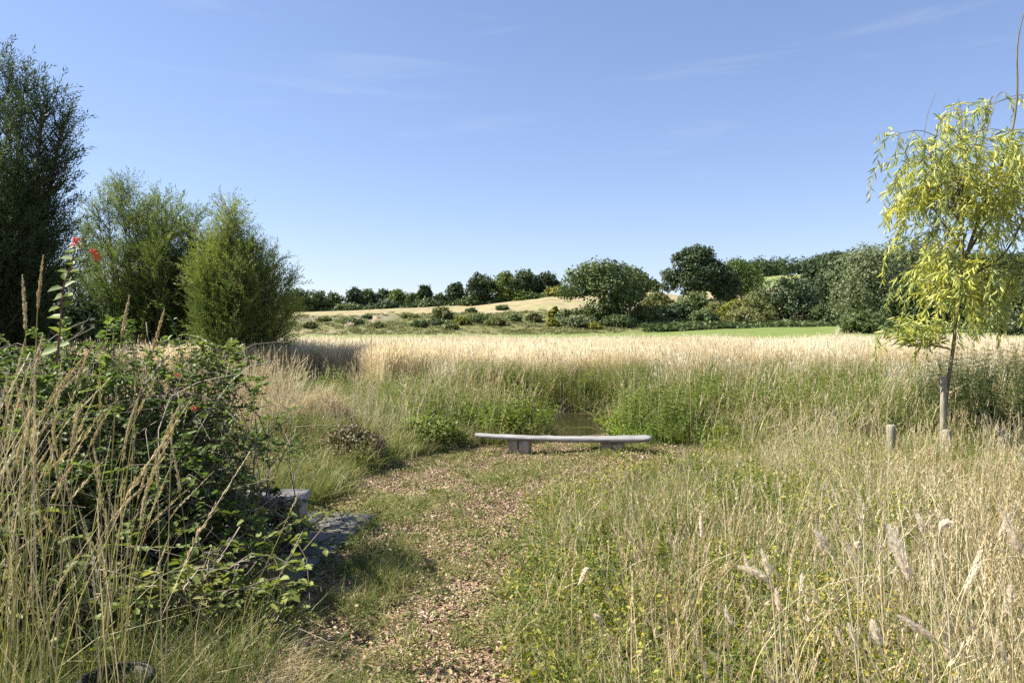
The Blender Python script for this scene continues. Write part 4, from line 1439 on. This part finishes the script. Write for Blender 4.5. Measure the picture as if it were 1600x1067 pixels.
# ------------------------------------------------------------------ honeysuckle thicket, left foreground
def thicket(name, label, cat, base, lobes, n_stems, leaf_len, leaf_mat, leaf_step=.045, wr=.62, twig_mat='twig', start=.32, seed_pts=None, bare=.35, len_f=1.0):
    """arching woody stems from the base that end inside the lobes, with paired oval leaves"""
    root = thing(name, label, cat, base)
    lb = np.asarray(lobes, float)
    fol, wood = G(), G()
    wgt = np.maximum(lb[:, 3] * lb[:, 4] * lb[:, 5], .03)
    Ps, Ds, Ss, Ts = [], [], [], []
    for k in range(n_stems):
        w = rng.choice(len(lb), p=wgt / wgt.sum())
        e = lb[w, :3] + rdir(1)[0] * lb[w, 3:6] * rng.random() ** .28
        b = np.array([lb[w, 0] * .55 + rng.normal(0, .28), lb[w, 1] * .55 + rng.normal(0, .28), rng.uniform(-.02, max(.05, e[2] * .4))])
        mdl = b + (e - b) * rng.uniform(.4, .65) + np.array([rng.normal(0, .14), rng.normal(0, .14), .12 + rng.normal(0, .12)])
        if e[2] < .1:
            e[2] = rng.uniform(.05, .3)
        tail = e + np.array([rng.normal(0, .18), rng.normal(0, .18), rng.normal(-.05, .12)])
        sp = spline([b, mdl, e, tail], 9)
        sp[:, 2] = np.maximum(sp[:, 2], .02)
        isbare = rng.random() < bare
        tube(wood, sp, np.linspace(rng.uniform(.003, .007), .0014, 9), 3, np.clip(rng.normal(.5 if not isbare else .75, .25), 0, 1), cap=False)
        if isbare:
            continue
        L_ = np.linalg.norm(np.diff(sp, axis=0), axis=1).sum()
        t = np.arange(start + rng.random() * .1, 1, leaf_step / L_)
        t = np.repeat(t, 2)
        q = np.stack([np.interp(t, np.linspace(0, 1, 9), sp[:, c]) for c in range(3)], 1)
        dv = nrm(sp[-1] - sp[4])
        a = np.repeat(rng.uniform(0, 6.28, len(t) // 2 + 1), 2)[:len(t)] + np.tile([0, np.pi], len(t))[:len(t)]
        d = np.stack([np.cos(a), np.sin(a), rng.normal(.1, .35, len(t))], 1) + dv * .35
        Ps.append(q)
        Ds.append(d)
        Ss.append(leaf_len * rng.uniform(.5, 1.15, len(t)))
        Ts.append(np.clip(rng.normal(.5, .17) + rng.normal(0, .15, len(t)), 0, 1))
    Ps, Ds, Ss, Ts = [np.concatenate(q) for q in (Ps, Ds, Ss, Ts)]
    tV, tF = leaf_oval(wr)
    place(fol, tV, tF, Ps, frames(Ds, nrm(np.array([0, 0, 1]) + rdir(len(Ps)) * .6)), Ss, Ts)
    fol.build('foliage', M[leaf_mat], root)
    wood.build('stem', M[twig_mat], root)
    return root


hb = (-2.55, 5.2, float(H(-2.55, 5.2)))
honey = thicket('honeysuckle_bush', 'big tangled honeysuckle bush with red tubular flowers over the left bench', 'shrub', hb,
                [(-.35, .0, .95, .75, .7, .55), (.15, -.1, .75, .75, .7, .55), (.42, .0, .42, .4, .45, .38), (-.95, .1, .85, .6, .7, .6), (.2, -.5, .40, .6, .5, .40), (-.4, -.4, .45, .9, .5, .45), (.5, 1.35, .8, .32, .35, .28), (.0, .45, .95, .42, .45, .38), (-.30, .3, 1.35, .5, .4, .3), (-.9, .2, 1.35, .5, .5, .32), (.35, .2, 1.3, .45, .4, .28), (-1.3, .3, 1.1, .4, .6, .5), (-.6, .5, 1.6, .45, .4, .3), (-1.3, .6, 1.5, .5, .4, .3), (.1, .5, 1.5, .4, .4, .25), (-.55, -1.0, .6, .6, .5, .5), (-1.3, -.9, .85, .6, .6, .6), (-1.7, -.1, 1.0, .6, .7, .6), (.80, .50, .24, .16, .14, .2), (.62, .45, .45, .25, .15, .2)],
                2300, .050, 'honey_leaf', bare=.45)
low = thicket('bramble_bush', 'low dark bramble with leathery leaves at the feet of the honeysuckle', 'shrub', (-1.95, 4.15, float(H(-1.95, 4.15))),
              [(-.3, 0, .32, .7, .5, .3), (.35, .1, .25, .5, .4, .25), (-.9, .1, .4, .5, .5, .4), (.1, .6, .35, .5, .4, .3)], 300, .07, 'nettle', .07, .6, bare=.3)


def flower_head(n=16, ln=.032):
    g = G()
    d = rdir(n, -.2, 1)
    for k in range(n):
        m_ = d[k] * ln
        P = np.array([d[k] * .006, d[k] * ln * .5 + [0, 0, .002], m_, m_ + d[k] * .006])
        tube(g, P, [.0016, .0022, .0034, .0048], 4, rng.random())
    return g


def wand():
    """the tall upright shoot with paired leaves and red flowers that stands against the sky"""
    root = honey
    off = np.array(hb)
    d = 4.0
    P = np.array([P3(a, b, d) for a, b in [(88, 570), (95, 500), (100, 450), (112, 415), (120, 385)]]) - off
    sp = spline(P, 16)
    g = G()
    tube(g, sp, np.linspace(.006, .003, 16), 5, .3)
    g.build('shoot', M['purple_stem'], root)
    lf = G()
    tV, tF = leaf_oval(.72, .2, .1)
    t = np.repeat(np.linspace(.1, .98, 12), 2)
    q = np.stack([np.interp(t, np.linspace(0, 1, 16), sp[:, c]) for c in range(3)], 1)
    a = np.repeat(np.arange(12) * 1.4, 2) + np.tile([0, np.pi], 12)
    dd = np.stack([np.cos(a), np.sin(a) * .6, rng.normal(.15, .3, 24)], 1)
    place(lf, tV, tF, q, frames(dd, nrm(np.array([0, -.6, 1]) + rdir(24) * .4)), (.095 - .045 * t) * rng.uniform(.8, 1.2, 24), rng.uniform(.3, .8, 24))
    lf.build('shoot_leaves', M['honey_leaf'], root)
    for (a, b, dd_) in [(121, 382, 4.0), (147, 400, 3.98), (403, 616, 5.6), (302, 640, 4.7), (275, 588, 4.9), (28, 636, 4.2)]:
        o = flower_head().build('flower', M['flower'], root)
        o.location = P3(a, b, dd_) - off
        o.rotation_euler = (rng.normal(0, .5), rng.normal(0, .5), rng.uniform(0, 6))
        o.scale = (1, 1, 1) if dd_ in (4.0, 3.98) else (.62, .62, .62)


wand()

# brown-topped dying plant heap at the path edge
tree('weed_mound', 'dark weedy mound with brown dead tops at the left path edge', 'plant', 545, 760, 668, 125, 9.2, 'bush', 'dead_weed', bole=0, n=9000, size=.024, limbs=4, trunk_r=.01)
tree('weed_mound', 'green leafy mound between the brown topped mound and the plank bench', 'plant', 665, 720, 655, 120, 10.8, 'bush', 'nettle', bole=0, n=9000, size=.03, limbs=4, trunk_r=.01)

# black plant pot in the grass at the lower left
pr = thing('plant_pot', 'black plastic plant pot half hidden in tall grass at the lower left corner', 'pot', (sx(176, 3.25), 3.25, float(H(sx(176, 3.25), 3.25))))
g = G()
ap = np.linspace(0, 2 * np.pi, 33)[:-1]
pp = [(.001, .0), (.105, .0), (.125, .13), (.142, .252), (.136, .252), (.119, .13), (.100, .03), (.001, .03)]
g.add([(r_ * math.cos(q), r_ * math.sin(q), z) for q in ap for r_, z in pp], [(k * 8 + b, ((k + 1) % 32) * 8 + b, ((k + 1) % 32) * 8 + b + 1, k * 8 + b + 1) for k in range(32) for b in range(7)])
g.build('pot_body', M['black_plastic'], pr)
g = G()
a = np.linspace(0, 2 * np.pi, 33)[:-1]
prof = np.array([(.141, .238), (.154, .238), (.156, .266), (.137, .268)])
V = np.array([(r_ * np.cos(q), r_ * np.sin(q), z) for q in a for r_, z in prof])
F = [(k * 4 + b, ((k + 1) % 32) * 4 + b, ((k + 1) % 32) * 4 + (b + 1) % 4, k * 4 + (b + 1) % 4) for k in range(32) for b in range(4)]
g.add(V, F)
g.build('rim', M['black_plastic'], pr)


# ------------------------------------------------------------------ single grass stalks one can pick out
def stalk(label, pxs, d, head_px, r_=.0028, group=None, mat='dry_stem', fat=1.0, n=170, dd=0.0, rad=None):
    """pxs: the stalk's course from foot to tip as it stands at distance d; the last part carries the seed head"""
    P = np.array([P3(a, b, d + dd * k / (len(pxs) - 1)) for k, (a, b) in enumerate(pxs)])
    P[0, 2] = float(H(P[0, 0], P[0, 1]))
    root = thing('grass_stalk', label, 'grass', tuple(P[0]), group)
    P = P - P[0]
    sp = spline(P, 26)
    g = G()
    tube(g, sp, np.linspace(r_, r_ * .4, 26), 5, rng.random())
    k = rng.integers(5, 10)
    b = sp[k][None]
    blades(g, b, [.30], [.0045], [.5], [rng.uniform(0, 6.28)], 5, [.5])
    g.build('stem', M[mat], root)
    g = G()
    spike(g, sp, head_px, int(n * 1.9), .022 * fat ** .5, .0046 * fat ** .5, .36, .55, rad if rad is not None else (.0045 * fat if mat == 'gold_stem' else .0105 * fat ** 2))
    g.build('seed_head', M['dry_stem' if mat == 'gold_stem' else 'plume'], root)
    return root


stalk('pale feathery seed head bending left above the grass, lower right', [(1262, 1180), (1250, 1060), (1235, 985), (1215, 930), (1190, 900), (1156, 887)], 2.9, .30, fat=1.15, n=240)
stalk('biggest fluffy seed head, leaning left, in the right foreground', [(1500, 1260), (1480, 1100), (1455, 985), (1430, 920), (1408, 865), (1392, 822)], 2.5, .36, fat=1.4, n=330)
stalk('seed head lying almost flat towards the left near the lower right corner', [(1600, 1250), (1545, 1060), (1510, 1030), (1475, 1008), (1440, 985), (1408, 964)], 2.45, .34, fat=1.1, n=220)
stalk('curled hooked seed head near the right edge, above the flat lying one', [(1500, 1150), (1488, 980), (1476, 880), (1470, 845), (1476, 822), (1490, 818)], 2.9, .30, fat=1.15, n=240)
stalk('pair of upright seed heads at the bottom edge, left one', [(1420, 1290), (1408, 1150), (1392, 1050), (1378, 1005), (1366, 972)], 2.3, .30, fat=1.15, n=240)
stalk('tall seed head touching the right picture edge', [(1640, 1200), (1625, 1000), (1606, 900), (1592, 850), (1572, 800)], 2.5, .36, fat=1.15, n=220)
stalk('drooping pale seed head standing left of the biggest fluffy one', [(1350, 1150), (1345, 980), (1345, 900), (1346, 850), (1343, 855)], 3.0, .2, fat=.9)
stalk('thin upright seed head at the right edge of the path grass', [(1098, 1180), (1100, 1000), (1098, 880), (1096, 800)], 3.3, .2, fat=.8)
stalk('slender nodding stalk over the ground cover beside the path', [(1000, 1170), (985, 1040), (960, 960), (935, 905), (920, 890), (905, 915)], 3.0, .22, fat=.9)
stalk('seed head crossing low over the chips at the bottom of the path', [(980, 1200), (960, 1040), (945, 985), (930, 962)], 2.8, .25, fat=.8)
stalk('leaning stalk with a narrow head in front of the timber bench end', [(330, 1120), (380, 960), (430, 850), (474, 752)], 3.4, .2, r_=.003, mat='gold_stem', fat=.6, n=80)
stalk('tall double stalk with a narrow head against the dark willow shrubs', [(135, 1300), (160, 900), (178, 650), (188, 540), (203, 462)], 3.0, .22, r_=.003, mat='gold_stem', fat=.85, n=200)
stalk('leaning stalk whose head reaches in front of the cone shaped shrub', [(130, 1330), (175, 900), (210, 650), (235, 560), (257, 484)], 2.9, .22, r_=.003, mat='gold_stem', fat=.85, n=200)
stalk('tallest stalk at the far left, its head against the dark tree', [(0, 1350), (22, 900), (36, 620), (40, 520), (36, 430)], 2.8, .24, r_=.003, mat='gold_stem', fat=.85, n=200)
stalk('stalk with a curved head beside the tall flowering shoot', [(40, 1350), (48, 900), (54, 640), (58, 500), (69, 400)], 2.9, .22, r_=.003, mat='gold_stem', fat=.8, n=180)
stalk('dark orange straight stem rising in front of the buried bench', [(250, 1300), (256, 1000), (262, 800), (268, 640)], 3.0, .14, r_=.003, mat='gold_stem', fat=.6, n=70)
stalk('lone pale stalk with bent tip standing high above the straw before the bank', [(600, 700), (583, 620), (570, 545), (553, 508), (538, 509)], 12.5, .25, r_=.006, fat=2.0, n=120)
stalk('tall pale stalk above the straw just right of the lone one', [(585, 690), (581, 600), (580, 540), (583, 505), (588, 494)], 12.0, .25, r_=.006, fat=2.0, n=120)
stalk('tall pale stalk above the straw in front of the green field at the right', [(1298, 690), (1302, 600), (1305, 540), (1310, 508)], 13.0, .22, r_=.006, fat=2.2, n=110)
G1 = 'tall stalks of the left foreground'
for k in range(22):
    px = rng.uniform(-30, 330)
    top = rng.uniform(520, 760) + max(0, px - 230) * .6
    ln = rng.normal(28, 40)
    stalk('tall thin golden grass stalk in the dense stand at the lower left', [(px - ln * 1.2, 1300), (px - ln * .7, 1000), (px - ln * .2, top + 160), (px + ln * .4, top + 60), (px + ln, top)], rng.uniform(2.5, 3.6), rng.uniform(.20, .32), r_=.0026, group=G1, mat='gold_stem', fat=.85, n=120)
G2 = 'feathery stalks of the right foreground'
for k in range(24):
    px = rng.uniform(1130, 1640)
    top = rng.uniform(800, 1030)
    ln = rng.normal(-14, 26)
    stalk('thin dry grass stalk with a small feathery head in the right foreground', [(px - ln * 1.0, 1290), (px - ln * .6, 1110), (px, top + 90), (px + ln * .5, top + 40), (px + ln * 1.3, top)], rng.uniform(2.2, 3.6), rng.uniform(.18, .30), group=G2, fat=.85, n=120)
